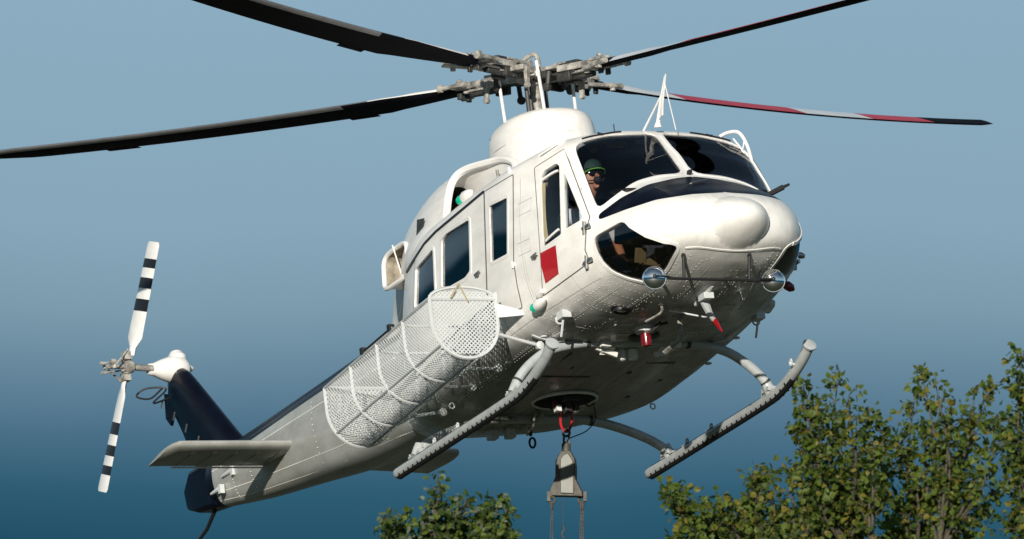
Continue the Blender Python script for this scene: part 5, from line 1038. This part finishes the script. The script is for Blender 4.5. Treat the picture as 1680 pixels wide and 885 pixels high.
f = MB(); f.tube([BP(0, -.03, .14)+Vector((.02, 0, 0)), BP(0, -.13, .0)+Vector((.03, 0, 0))], .010, 6); f.tube([BP(0, -.03, .14)+Vector((.02, 0, 0)), BP(0, .04, -.03)+Vector((.03, 0, 0))], .008, 6); part(f, 'basket_latch', 'frame_beige', basket)
f = MB()
f.tube([BP(.35, -HWB, .03), BP(.62, -HWB, .03)], .012, 6)
for u_ in (.36, .62): f.box(BP(u_, -HWB, .035), (.05, .06, .06)); 
part(f, 'basket_hinge_bar', 'black_rubber', basket)
# brackets to the fuselage
f = MB(); f.prism([(0, 0), (.0, .13), (.02, .13), (.28, .03), (.28, 0)], .03, Matrix.Translation(BP(0, HWB, -.18))@Matrix.Rotation(R_(68), 4, 'Z')); part(f, 'basket_bracket', 'mesh_white', basket, smooth=False)
for a, b in ((BP(.0, HWB*.9, -.33), Vector((1.40, -.98, .60))), (BP(.22, HWB*.6, -.48), Vector((.62, -1.05, .60))), (BP(.42, HWB*.6, -.48), Vector((.05, -1.06, .58))), (BP(.75, HWB*.4, -.5), Vector((-.72, -1.02, .55)))):
    f = MB(); f.tube([a, b], .017, 8); f.lathe([(.02, -.03), (.04, -.02), (.04, .02), (.02, .03)], b, (1, 0, 0), 10); part(f, 'basket_strut', 'mesh_white', basket)
f = MB(); f.tube([BP(.35, -HWB, .03), BP(.62, -HWB, .03)], .01, 6); 
for u_ in (.30, .60): f.tube([BP(u_, -HWB, 0), BP(u_, HWB, 0)], .012, 6)
part(f, 'basket_cross_bar', 'mesh_white', basket)

# ---- cockpit and cabin interior
f = MB(); f.box((.45, 0, .86), (3.3, 2.0, .05)); f.box((2.45, 0, .84), (.8, 1.4, .05)); f.box((-1.1, 0, 1.45), (.06, 2.0, 1.35)); part(f, 'cabin_floor', 'interior_mid', angle=30)
f = MB(); f.box((2.75, 0, 1.40), (.30, 1.35, .42), Matrix.Rotation(R_(18), 3, 'Y')); f.box((2.86, 0, 1.66), (.36, 1.45, .035), Matrix.Rotation(R_(12), 3, 'Y')); f.box((2.3, 0, 1.02), (.8, .30, .45)); ip = part(f, 'instrument_panel', 'black_panel', bevel=.02, angle=30)
f = MB()
for k in range(7): f.lathe([(.05, 0), (.045, .012)], (2.60, -.5+.165*k, 1.45), (-1, 0, .3), 14)
part(f, 'gauge', 'steel', ip)
f = MB(); f.box((1.95, 0, 2.30), (.75, .42, .07)); 
oc = part(f, 'overhead_console', 'interior_mid', bevel=.02, angle=30)
f = MB()
for k in range(3): f.lathe([(.045, 0), (.03, .02)], (1.75, .25+.16*k, 2.27-.02*k), (0, 0, -1), 14)
part(f, 'speaker_grille', 'interior_dark', oc)
for sd in (-1, 1):
    for w_, t0_, t1_ in ((6.75, .4, 3.6), (5.95, .4, 4.5), (4.9, .4, 4.5)):
        f = MB(); f.tube([surf((w_, t0_+(t1_-t0_)*i/16), -.075, sd)[0] for i in range(17)], .030, 6, flat=.6); part(f, 'roof_frame', 'interior_beige')
    f = MB(); f.tube([surf((4.5+2.3*i/10, 1.25), -.085, sd)[0] for i in range(11)], .035, 6, flat=.5); part(f, 'roof_rail', 'interior_mid')
f = MB(); f.box((2.16, -.32, 2.33), (.10, .18, .05)); f.box((2.18, .30, 2.32), (.10, .16, .06)); f.lathe([(.05, 0), (.04, .03)], (2.12, -.55, 2.30), (.6, 0, -1), 14); f.box((2.14, -.05, 2.31), (.06, .30, .07)); part(f, 'sun_visor_clip', 'interior_beige', oc, bevel=.006)
for x, y in ((1.45, -.55), (1.45, .55), (.35, -.75), (.35, 0), (.35, .75), (-.75, -.7), (-.75, .0), (-.75, .7)):
    f = MB(); f.box((x, y, 1.16), (.50, .48, .12)); f.box((x-.24, y, 1.52), (.10, .46, .72), Matrix.Rotation(R_(-8), 3, 'Y')); st = part(f, 'seat', 'seat_fabric', bevel=.03, angle=30)
    f = MB(); f.box((x, y, .97), (.36, .40, .28)); part(f, 'seat_base', 'interior_mid', st, smooth=False)
    if x < 1: 
        f = MB(); f.box((x-.17, y-.12, 1.6), (.02, .05, .5)); f.box((x-.17, y+.12, 1.6), (.02, .05, .5)); part(f, 'seat_belt', 'interior_mid', st, smooth=False)
f = MB(); f.box((.42, -.98, 1.42), (.04, .04, .10)); part(f, 'release_handle', 'red_paint', heli, bevel=.01)
f = MB(); f.tube([(1.95, -.95, 2.05), (1.93, -.95, 1.80)], .006, 5); f.lathe([(.004, -.03), (.02, 0), (.004, .03)], (1.93, -.95, 1.78), (0, 0, 1), 10); part(f, 'pull_tag', 'red_lens')
f = MB()
for y in (-.62, -.42, .42, .62): f.box((2.95, y, 1.02), (.03, .11, .14), Matrix.Rotation(R_(25), 3, 'Y')); f.tube([(2.94, y, .95), (2.72, y, .84)], .014, 6)
part(f, 'rudder_pedal', 'frame_beige', bevel=.006)
f = MB()
for sd in (-1, 1):
    f.tube([(2.35, .93*sd, .88), (2.6, .90*sd, .9), (2.9, .80*sd, .86)], .02, 6); f.tube([(2.55, .9*sd, .88), (2.50, .93*sd, 1.2)], .022, 6); f.tube([(2.6, .55*sd, .86), (3.15, .3*sd, 1.02)], .018, 6); f.box((2.62, .74*sd, .87), (.32, .04, .05)); f.box((2.8, .5*sd, .88), (.04, .4, .04))
    f.lathe([(.07, -.02), (.07, .02)], (2.92, .52*sd, .93), (1, 0, .2), 12)
part(f, 'nose_frame', 'frame_beige', angle=30)
for sd in (-1, 1):
    f = MB(); f.tube(bez([(2.1, .55*sd, .85), (2.25, .55*sd, 1.05), (2.15, .55*sd, 1.30), (2.12, .55*sd, 1.42)], 5), .013, 6); f.tube([(2.12, .55*sd, 1.40), (2.11, .55*sd, 1.50)], .02, 8); part(f, 'cyclic_stick', 'black_rubber')
# sliding window frames of the starboard crew door
def barp(f, a, b, w=.03, h=.008, sd=-1):
    strip(f, [(a[0]+(b[0]-a[0])*k/6, a[1]+(b[1]-a[1])*k/6) for k in range(7)], w, h, 0, False, sd, base=-.012)
for sd in (-1, 1):
    f = MB(); barp(f, (6.79, 2.78), (7.20, 2.60), .022, .004, sd); part(f, 'window_bar', 'white_paint'); f = MB(); barp(f, (6.97, 4.12), (7.46, 3.93), .022, .004, sd); part(f, 'window_bar', 'white_paint')
    f = MB(); barp(f, (6.83, 2.86), (6.99, 4.08), .05, -.002, sd); part(f, 'window_seal', 'frame_beige'); f = MB(); barp(f, (7.46, 2.85), (7.66, 3.85), .045, -.002, sd); part(f, 'window_seal', 'frame_beige')

# ------------------------------------------------------------------ pilot
def Hl(p): return HM@Vector(p)
PM = HM@Matrix.Translation((1.5, -.53, 1.20))@Matrix.Scale(1.08, 4)
pilot = empty('person', PM, 'pilot in a green cap, sunglasses and white shirt at the starboard controls', 'person')
def skin_fig(name, chains, mat_, parent, sub=2, label=None):
    """chains: list of lists of (point, radius); the first vertex of a later chain joins the named vertex when given as an index"""
    vs, es, rs = [], [], []
    for ch in chains:
        prev = None
        for it in ch:
            if isinstance(it, int): prev = it; continue
            p, r = it; vs.append(p); rs.append(r)
            if prev is not None: es.append((prev, len(vs)-1))
            prev = len(vs)-1
    me = bpy.data.meshes.new(name); me.from_pydata(vs, es, []); me.materials.append(MAT[mat_])
    o = bpy.data.objects.new(name, me); col.objects.link(o); o.parent = parent
    if label: o['label'] = label
    md = o.modifiers.new('skin', 'SKIN'); md.use_smooth_shade = True
    for i, r in enumerate(rs):
        d = me.skin_vertices[0].data[i]; d.radius = r if isinstance(r, tuple) else (r, r); d.use_root = (i == 0)
    s_ = o.modifiers.new('sub', 'SUBSURF'); s_.levels = sub; s_.render_levels = sub
    return o
HZ = .80   # head centre above the seat, local origin at the hips
HX = .44
body_ch = [[((0, 0, 0), (.15, .17)), ((.06, 0, .20), (.13, .16)), ((.14, 0, .38), (.13, .18)), ((.24, 0, .52), (.07, .13)), ((.31, 0, .60), (.055, .055)), ((.36, 0, .66), (.055, .058)), ((HX-.01, 0, .745), (.088, .080)), ((HX, 0, .83), (.098, .084)), ((HX, 0, .885), (.06, .06))]]
# legs and arms joined at hips (0) and chest (3)
body_ch += [[0, ((.10, -.11, .0), .095), ((.45, -.14, .04), .075), ((.62, -.14, -.16), .052), ((.76, -.13, -.33), .04), ((.88, -.13, -.34), (.04, .03))],
            [0, ((.10, .11, .0), .095), ((.45, .14, .04), .075), ((.62, .14, -.16), .052), ((.76, .13, -.33), .04), ((.88, .13, -.34), (.04, .03))],
            [3, ((.22, -.20, .48), .065), ((.24, -.27, .28), .05), ((.40, -.22, .16), .040), ((.54, -.10, .22), .030), ((.60, -.04, .24), (.024, .04))],
            [3, ((.22, .20, .48), .065), ((.20, .28, .28), .05), ((.32, .27, .08), .040), ((.46, .26, .02), .030), ((.53, .25, .02), (.024, .04))]]
bod = skin_fig('body', body_ch, 'skin', pilot)
for (wx, wy, wz) in ((.61, -.04, .24), (.54, .25, .02)):
    ch = []
    for k in range(4):
        y = wy-.03+.02*k; l = (.9, 1, .95, .8)[k]
        ch.append([((wx, y, wz+.01), .009), ((wx+.035*l, y, wz+.015), .009), ((wx+.055*l, y, wz-.01), .008), ((wx+.045*l, y, wz-.032), .007)])
    ch.append([((wx-.02, wy-.035, wz), .011), ((wx+.01, wy-.055, wz-.01), .010), ((wx+.035, wy-.045, wz-.025), .009)])
    skin_fig('hand_fingers', ch, 'skin', pilot, 1)
sh_ch = [[((0, 0, .02), (.16, .18)), ((.06, 0, .20), (.142, .172)), ((.14, 0, .38), (.142, .192)), ((.235, 0, .51), (.085, .145)), ((.27, 0, .555), (.066, .075))],
         [3, ((.22, -.20, .49), .076), ((.235, -.26, .34), .066), ((.24, -.27, .28), .060)], [3, ((.22, .20, .49), .076), ((.21, .26, .34), .066), ((.20, .28, .28), .060)]]
skin_fig('shirt', sh_ch, 'shirt_white', pilot, label='white short sleeved shirt')
skin_fig('trousers', [[((0, 0, -.0), (.16, .18)), ((.10, -.11, .0), .105), ((.45, -.14, .04), .085), ((.62, -.14, -.16), .062), ((.74, -.13, -.31), .052)], [0, ((.10, .11, .0), .105), ((.45, .14, .04), .085), ((.62, .14, -.16), .062), ((.74, .13, -.31), .052)]], 'denim', pilot)
f = MB()
for y in (-.09, .10): f.tube(bez([(.17, y*1.3, .57), (.28, y*1.1, .52), (.29, y, .40), (.22, y, .20), (.16, y, .05)], 5), .028, 6, flat=.4)
f.build('harness', 'vest_black', pilot)
f = MB(); f.tube([(HX+.085, 0, .80), (HX+.115, 0, .775)], [.012, .018], 8); f.tube([(HX+.09, 0, .812), (HX+.075, 0, .845)], [.012, .008], 8)
f.tube([(HX+.075, -.025, .745), (HX+.084, 0, .742), (HX+.075, .025, .745)], .008, 6); f.tube([(HX+.05, 0, .70), (HX+.075, 0, .705)], .025, 8)
for s_ in (-1, 1): f.lathe([(.005, 0), (.028, .004), (.026, .012), (.01, .016)], (HX-.005, s_*.082, .80), (0, s_, 0), 10)
f.build('face_features', 'skin', pilot)
f = MB(); f.lathe([(.104, 0), (.108, .03), (.100, .065), (.075, .095), (.035, .112), (.001, .116)], (HX-.005, 0, .845), (-.08, 0, 1), 20, sx=.92, sy=1.06)
cap = f.build('cap', 'cap_green', pilot)
f = MB(); vs = []
for r in range(5):
    for k in range(13):
        a = -.95+1.9*k/12; rr = .098+.068*r/4*math.cos(a*1.2); vs.append((HX-.01+rr*math.cos(a)+.0, .95*rr*math.sin(a), .862-.028*r/4-.03*(abs(a)/1.15)**2))
f.add(vs, [(r*13+k, r*13+k+1, (r+1)*13+k+1, (r+1)*13+k) for r in range(4) for k in range(12)]); f.add([(v[0], v[1], v[2]-.006) for v in vs], [(r*13+k, (r+1)*13+k, (r+1)*13+k+1, r*13+k+1) for r in range(4) for k in range(12)])
f.build('cap_peak', 'cap_green', cap)
f = MB(); f.tube([Vector(v)+Vector((.002, 0, -.002)) for v in vs[-13:]], .0035, 6); f.build('cap_piping', 'cap_lime', cap)
f = MB()
for s_ in (-1, 1): f.lathe([(.004, 0), (.030, .002), (.032, .008), (.02, .014)], (HX+.088, s_*.036, .815), (1, s_*.25, 0), 14, sx=1.15, sy=.9); f.tube([(HX+.08, s_*.06, .825), (HX, s_*.092, .825)], .005, 5)
f.tube([(HX+.10, -.015, .822), (HX+.10, .015, .822)], .006, 5); f.build('sunglasses', 'sunglass', pilot)
f = MB()
for s_ in (-1, 1): f.lathe([(.03, -.01), (.042, 0), (.042, .025), (.02, .035)], (HX-.015, s_*.085, .80), (0, s_, 0), 14)
f.tube(bez([(HX-.02, -.11, .82), (HX-.03, -.08, .94), (HX-.03, 0, .975), (HX-.03, .08, .94), (HX-.02, .11, .82)], 5), .010, 6)
f.tube(bez([(HX, -.115, .79), (HX+.07, -.095, .745), (HX+.105, -.045, .735), (HX+.118, -.015, .738)], 5), .006, 6); f.lathe([(.005, -.03), (.026, -.018), (.028, .012), (.005, .03)], (HX+.12, -.012, .74), (0, 1, 0), 12)
f.build('headset', 'vest_black', pilot)

# ------------------------------------------------------------------ slung hook block (hangs plumb from the cargo hook)
SO = Hl(HK+Vector((0, 0, -.14))); 
SM = Matrix.Translation(SO)
sling = empty('hook_block', SM, 'grey steel hook block hanging from the red shackle under the belly', 'hook block')
def sp(mb, name, m, **k): return mb.build(name, m, sling, **k)
f = MB(); rr = .052
f.tube(bez([(-rr, 0, .06), (-rr*1.05, 0, -.04), (-rr*.95, 0, -.12), (-rr*.5, 0, -.175), (0, 0, -.19), (rr*.5, 0, -.175), (rr*.95, 0, -.12), (rr*1.05, 0, -.04), (rr, 0, .06)], 4), .013, 8); sp(f, 'shackle', 'red_paint', label='red bow shackle')
f = MB(); f.torus((0, 0, -.20), (0, 1, 0), .032, .013, 16, 8); f.box((-.022, 0, -.27), (.022, .05, .11)); f.box((.026, 0, -.27), (.022, .05, .11)); f.lathe([(.04, -.06), (.044, -.04), (.042, .03), (.03, .05)], (0, 0, -.34), (0, 0, 1), 16); sp(f, 'swivel', 'block_metal', angle=35, bevel=.004)
z0 = -.40
f = MB(); f.prism([(-.035, z0+.02), (.045, z0+.02), (.085, z0-.05), (.095, z0-.12), (.095, z0-.25), (.16, z0-.375), (.165, z0-.42), (.12, z0-.415), (-.12, z0-.40), (-.15, z0-.42), (-.155, z0-.37), (-.095, z0-.22), (-.095, z0-.08), (-.07, z0-.02)], .10, Matrix.Rotation(R_(-12), 4, 'Z')); bk = sp(f, 'block_body', 'block_metal', smooth=False, bevel=.006)
f = MB(); f.prism([(-.02, z0-.02), (.03, z0+.0), (.075, z0-.07), (.085, z0-.13), (.085, z0-.395), (-.045, z0-.385), (-.045, z0-.06)], .13, Matrix.Rotation(R_(-12), 4, 'Z')); sp(f, 'face_plate', 'block_edge', smooth=False, bevel=.008)
f = MB(); f.box((.03, -.068, z0-.30), (.09, .008, .14), Matrix.Rotation(R_(-12), 3, 'Z')); sp(f, 'rust_patch', 'rust', smooth=False)
for s_, x in ((-1, -.135), (1, .145)):
    f = MB(); f.torus((x, 0, z0-.44), (0, 1, 0), .03, .012, 16, 8); f.box((x+s_*.03, 0, z0-.41), (.03, .06, .09)); sp(f, 'rope_hook', 'block_metal', label='hook at the '+('left' if s_ < 0 else 'right')+' foot of the block')
def rope(x0, x1, y, L, r, lab, grp=None):
    o = SO+Vector((x0, y, z0-.45)); f = MB(); n = 12; f.tube([(0, 0, 0)]+[((x1-x0)*(k/n)+.004*math.sin(k*1.7), 0, -L*k/n) for k in range(1, n+1)], r, 6); f.lathe([(r*2.2, -.06), (r*2.2, .0)], (0, 0, -.02), (0, 0, 1), 8)
    q = f.build('sling_rope', 'rope_grey'); q.location = o; q['label'] = lab; q['category'] = 'rope'
    if grp: q['group'] = grp
rope(-.140, -.165, 0, 1.2, .0055, 'grey wire rope on the left foot of the hook block, outer of the pair', 'wire ropes under the hook block')
rope(-.130, -.120, .01, 1.2, .0055, 'grey wire rope on the left foot of the hook block, inner of the pair', 'wire ropes under the hook block')
rope(.136, .120, 0, 1.2, .006, 'leftmost of three grey wire ropes on the right foot of the hook block', 'wire ropes under the hook block')
rope(.146, .150, .01, 1.2, .006, 'middle of three grey wire ropes on the right foot of the hook block', 'wire ropes under the hook block')
rope(.156, .182, 0, 1.2, .006, 'rightmost of three grey wire ropes on the right foot of the hook block', 'wire ropes under the hook block')
f = MB(); f.tube([(0, 0, 0), (.002, 0, -.28)], .003, 5)
pts = [(.002+.014*math.sin(k*1.9), .01*math.cos(k*2.3), -.28-.03*k) for k in range(28)]; f.tube(pts, .010, 6)
q = f.build('tag_line', 'rope_grey'); q.location = SO+Vector((-.03, 0, z0-.41)); q['label'] = 'thin knotted dark line hanging from the middle of the hook block'; q['category'] = 'line'
# ------------------------------------------------------------------ trees
def leaf_quad(c, d, s, vs, fs, rnd):
    """a small heart-like leaf: 4 points, bent along the midrib"""
    d = d.normalized(); u = Vector((rnd.gauss(0, 1), rnd.gauss(0, 1), rnd.gauss(0, 1))); w = d.cross(u)
    if w.length < 1e-3: w = Vector((1, 0, 0))
    w.normalize(); n = w.cross(d); o = len(vs)
    vs += [c, c+d*s*.22+w*s*.44+n*s*.08, c+d*s*.68+w*s*.36+n*s*.12, c+d*s*1.05-n*s*.05, c+d*s*.68-w*s*.36+n*s*.12, c+d*s*.22-w*s*.44+n*s*.08]
    fs += [(o, o+1, o+2, o+3), (o, o+3, o+4, o+5)]
def tree(name, base, forks, tips, label, seed, dens=1.0, leaf=.078, pale=0, cluster=.16, inner=True, group='broadleaf trees behind the helicopter'):
    rnd = random.Random(seed); t = bpy.data.objects.new(name, None); col.objects.link(t); t.location = base
    t['label'] = label; t['category'] = 'tree'; t['group'] = group
    base = Vector(base); H = forks[0].z
    w = MB()
    top = sum((Vector(f_) for f_ in forks), Vector())/len(forks)
    tr_ = [Vector((0, 0, 0)), Vector(((top.x-base.x)*.2+.2, .1, H*.3)), Vector(((top.x-base.x)*.5, -.1, H*.62)), Vector((top.x-base.x, top.y-base.y, H*.82))]
    w.tube(bez(tr_, 5), [.36-.0165*i for i in range(16)], 10); w.build('trunk', 'bark', t)
    w = MB(); LV = [([], []) for _ in range(4)]
    kinds = [0, 0, 0, 1, 1, 2] if not pale else [0, 0, 1, 1, 3]
    def leaves(c, n, R, size, out):
        for _ in range(n):
            q = Vector((rnd.gauss(0, 1), rnd.gauss(0, 1), rnd.gauss(0, .9)))*R*.5
            d = (q.normalized()*.7+Vector((rnd.gauss(0, .5), rnd.gauss(0, .5), -.35+rnd.gauss(0, .4)))) if q.length > 0 else Vector((0, 0, 1))
            k = rnd.choice(kinds); leaf_quad(c+q, d, size*rnd.uniform(.7, 1.25), LV[k][0], LV[k][1], rnd)
    B0 = tr_[-1]
    for f_ in forks:
        F = Vector(f_)-base; w.tube(bez([B0, B0.lerp(F, .5)+Vector((rnd.uniform(-.2, .2), rnd.uniform(-.2, .2), .1)), F], 4), [.10, .085, .07, .06, .05, .042, .036, .03, .025], 7)
    for (tp, big) in tips:
        if tp.z > forks[0].z+.7 and rnd.random() < .10: continue
        T = Vector(tp)-base; F = min((Vector(q)-base for q in forks), key=lambda q: (q-T).length+abs(q.x-T.x))
        mid = F.lerp(T, .55)+Vector((rnd.uniform(-.18, .18), rnd.uniform(-.15, .15), -.10))
        path = bez([F, mid, T], 7); n = len(path)
        w.tube(path, [.020*(1-i/n)+.005 for i in range(n)], 5)
        L = (T-F).length
        for i, p in enumerate(path):
            if i < n*.22: continue
            fr = i/n
            if rnd.random() < .35: leaves(p+Vector((rnd.gauss(0, .04), rnd.gauss(0, .04), 0)), int(7*dens*big+1), cluster*.6, leaf, 0)
            # side twigs ending in round leaf clumps
            for _ in range(3 if i > 2 else 1):
                if rnd.random() < .66:
                    d = Vector((rnd.gauss(0, 1), rnd.gauss(0, 1), rnd.gauss(.45, .55))).normalized(); l = rnd.uniform(.06, .34)*(1.3-.75*fr)*big; e = p+d*l
                    w.tube([p, p+d*l*.5+Vector((0, 0, .02)), e], [.008, .006, .003], 4)
                    leaves(e, int(rnd.uniform(7, 15)*dens), cluster*rnd.uniform(.40, .70), leaf*rnd.uniform(.85, 1.2), 0)
        leaves(T, int(14*dens), cluster*.7, leaf, 0)
    w.build('branch', 'bark', t)
    m = MB(); mats = ['leaf_green', 'leaf_dark', 'leaf_yellow', 'leaf_pale']
    for k in range(4): m.add(LV[k][0], LV[k][1], k)
    me = bpy.data.meshes.new('crown'); me.from_pydata([tuple(v) for v in m.v], [], m.f)
    for q in mats: me.materials.append(MAT[q])
    me.polygons.foreach_set('material_index', m.m); me.update()
    o = bpy.data.objects.new('crown', me); col.objects.link(o); o.parent = t
    return t
TD = 138.0
def wp(px, py, dd=0): return at(px, py, TD+dd)
def mk(list_, dz=0, seed=1, spread=1.0):
    r = random.Random(seed); return [(wp(x, y, r.uniform(-1, 1)*spread+dz), b) for x, y, b in list_]
def tree_at(px, fk, tips, **k):
    b = wp(px, 900); b.z = 0
    forks = [wp(x, y, d) for x, y, d in fk]
    tree('broadleaf_tree', b, forks, tips, **k)
# right hand big tree
A = [(1312, 632, .8), (1330, 660, 1), (1350, 690, 1), (1322, 705, .9), (1375, 618, .8), (1392, 650, .9), (1405, 690, 1), (1372, 700, 1.1), (1425, 668, .8), (1345, 740, 1.1), (1395, 760, 1.2), (1440, 730, 1.1), (1370, 800, 1.2), (1420, 820, 1.3), (1330, 780, .9), (1455, 700, .9), (1400, 860, 1.3), (1350, 850, 1.1), (1305, 705, .7), (1448, 790, 1.3)]
Bt = [(1512, 610, .8), (1535, 628, .9), (1500, 652, .9), (1560, 660, 1), (1480, 690, 1), (1520, 700, 1.1), (1600, 645, .8), (1622, 640, .8), (1590, 690, 1.1), (1545, 740, 1.2), (1490, 750, 1.2), (1640, 700, 1.1), (1610, 760, 1.3), (1560, 800, 1.3), (1500, 820, 1.3), (1470, 860, 1.3), (1640, 800, 1.3), (1600, 850, 1.3), (1540, 870, 1.3), (1470, 720, 1)]
Ct = [(1676, 582, .9), (1668, 625, 1), (1690, 640, 1.1), (1655, 690, 1), (1690, 720, 1.2), (1670, 770, 1.3), (1700, 830, 1.3), (1730, 640, 1.2), (1760, 700, 1.4), (1720, 560, 1), (1655, 850, 1.2), (1740, 800, 1.4)]
Dt = [(1105, 800, .8), (1130, 822, .9), (1095, 815, .7), (1160, 830, 1), (1190, 820, .9), (1175, 860, 1.1), (1240, 785, .8), (1262, 775, .9), (1300, 772, .9), (1318, 790, .9), (1270, 810, 1.1), (1230, 830, 1.1), (1290, 840, 1.2), (1340, 815, 1), (1330, 860, 1.2), (1210, 865, 1.1), (1140, 880, 1), (1105, 885, .9), (1370, 835, 1.1), (1255, 875, 1.2), (1395, 880, 1.2)]
Et = [(715, 782, .7), (722, 805, .8), (715, 835, .8), (632, 850, .7), (650, 865, .8), (668, 840, .6), (690, 850, .8), (745, 838, .8), (765, 822, .7), (790, 835, .9), (812, 822, .7), (830, 838, .8), (770, 850, .9), (735, 865, .9), (800, 868, .9), (835, 868, .8), (700, 880, .9), (640, 885, .8), (770, 885, 1)]
def extra(list_, n, seed, ylo=890, yhi=1100, dx=60):
    """crown below and behind the part in view"""
    r = random.Random(seed); xs = [a[0] for a in list_]; return [(r.uniform(min(xs)-dx, max(xs)+dx), r.uniform(ylo, yhi), 1.6) for _ in range(n)]
tree_at(1395, [(1385, 900, 0), (1350, 930, .8), (1430, 920, -.8)], mk(A, 0, 3, .7)+mk(extra(A, 10, 5), 0, 6, 1.8), label='broadleaf tree right of the helicopter, its leafy top just beside the port skid tip', seed=11, dens=.62)
tree_at(1545, [(1540, 905, 0), (1500, 930, .8), (1590, 920, -.8)], mk(Bt, 1.0, 4, .7)+mk(extra(Bt, 10, 7), 0, 8, 1.8), label='broadleaf tree at the lower right, between the skid side tree and the right edge', seed=12, dens=.62)
tree_at(1700, [(1695, 905, 0), (1665, 930, .6), (1740, 920, -.8)], mk(Ct, -.5, 5, .6)+mk(extra(Ct, 8, 9), 0, 10, 1.6), label='tallest broadleaf tree, cut off by the right edge of the picture', seed=13, dens=.62)
tree_at(1240, [(1235, 915, 0), (1160, 935, .6), (1310, 930, -.6)], mk(Dt, .5, 6, .6)+mk(extra(Dt, 9, 11), 0, 12, 1.6), label='low broad leafy tree top below the port skid, lower right of the centre', seed=14, dens=.68)
tree_at(735, [(735, 920, 0), (665, 935, .5), (800, 930, -.5)], mk([(x_, y_, b_*.68) for x_, y_, b_ in Et], 0, 7, .4)+mk(extra(Et, 8, 13), 0, 14, 1.4), label='small tree top with pale silvery tips at the bottom edge, below the starboard skid', seed=15, dens=.5, pale=1, cluster=.15)
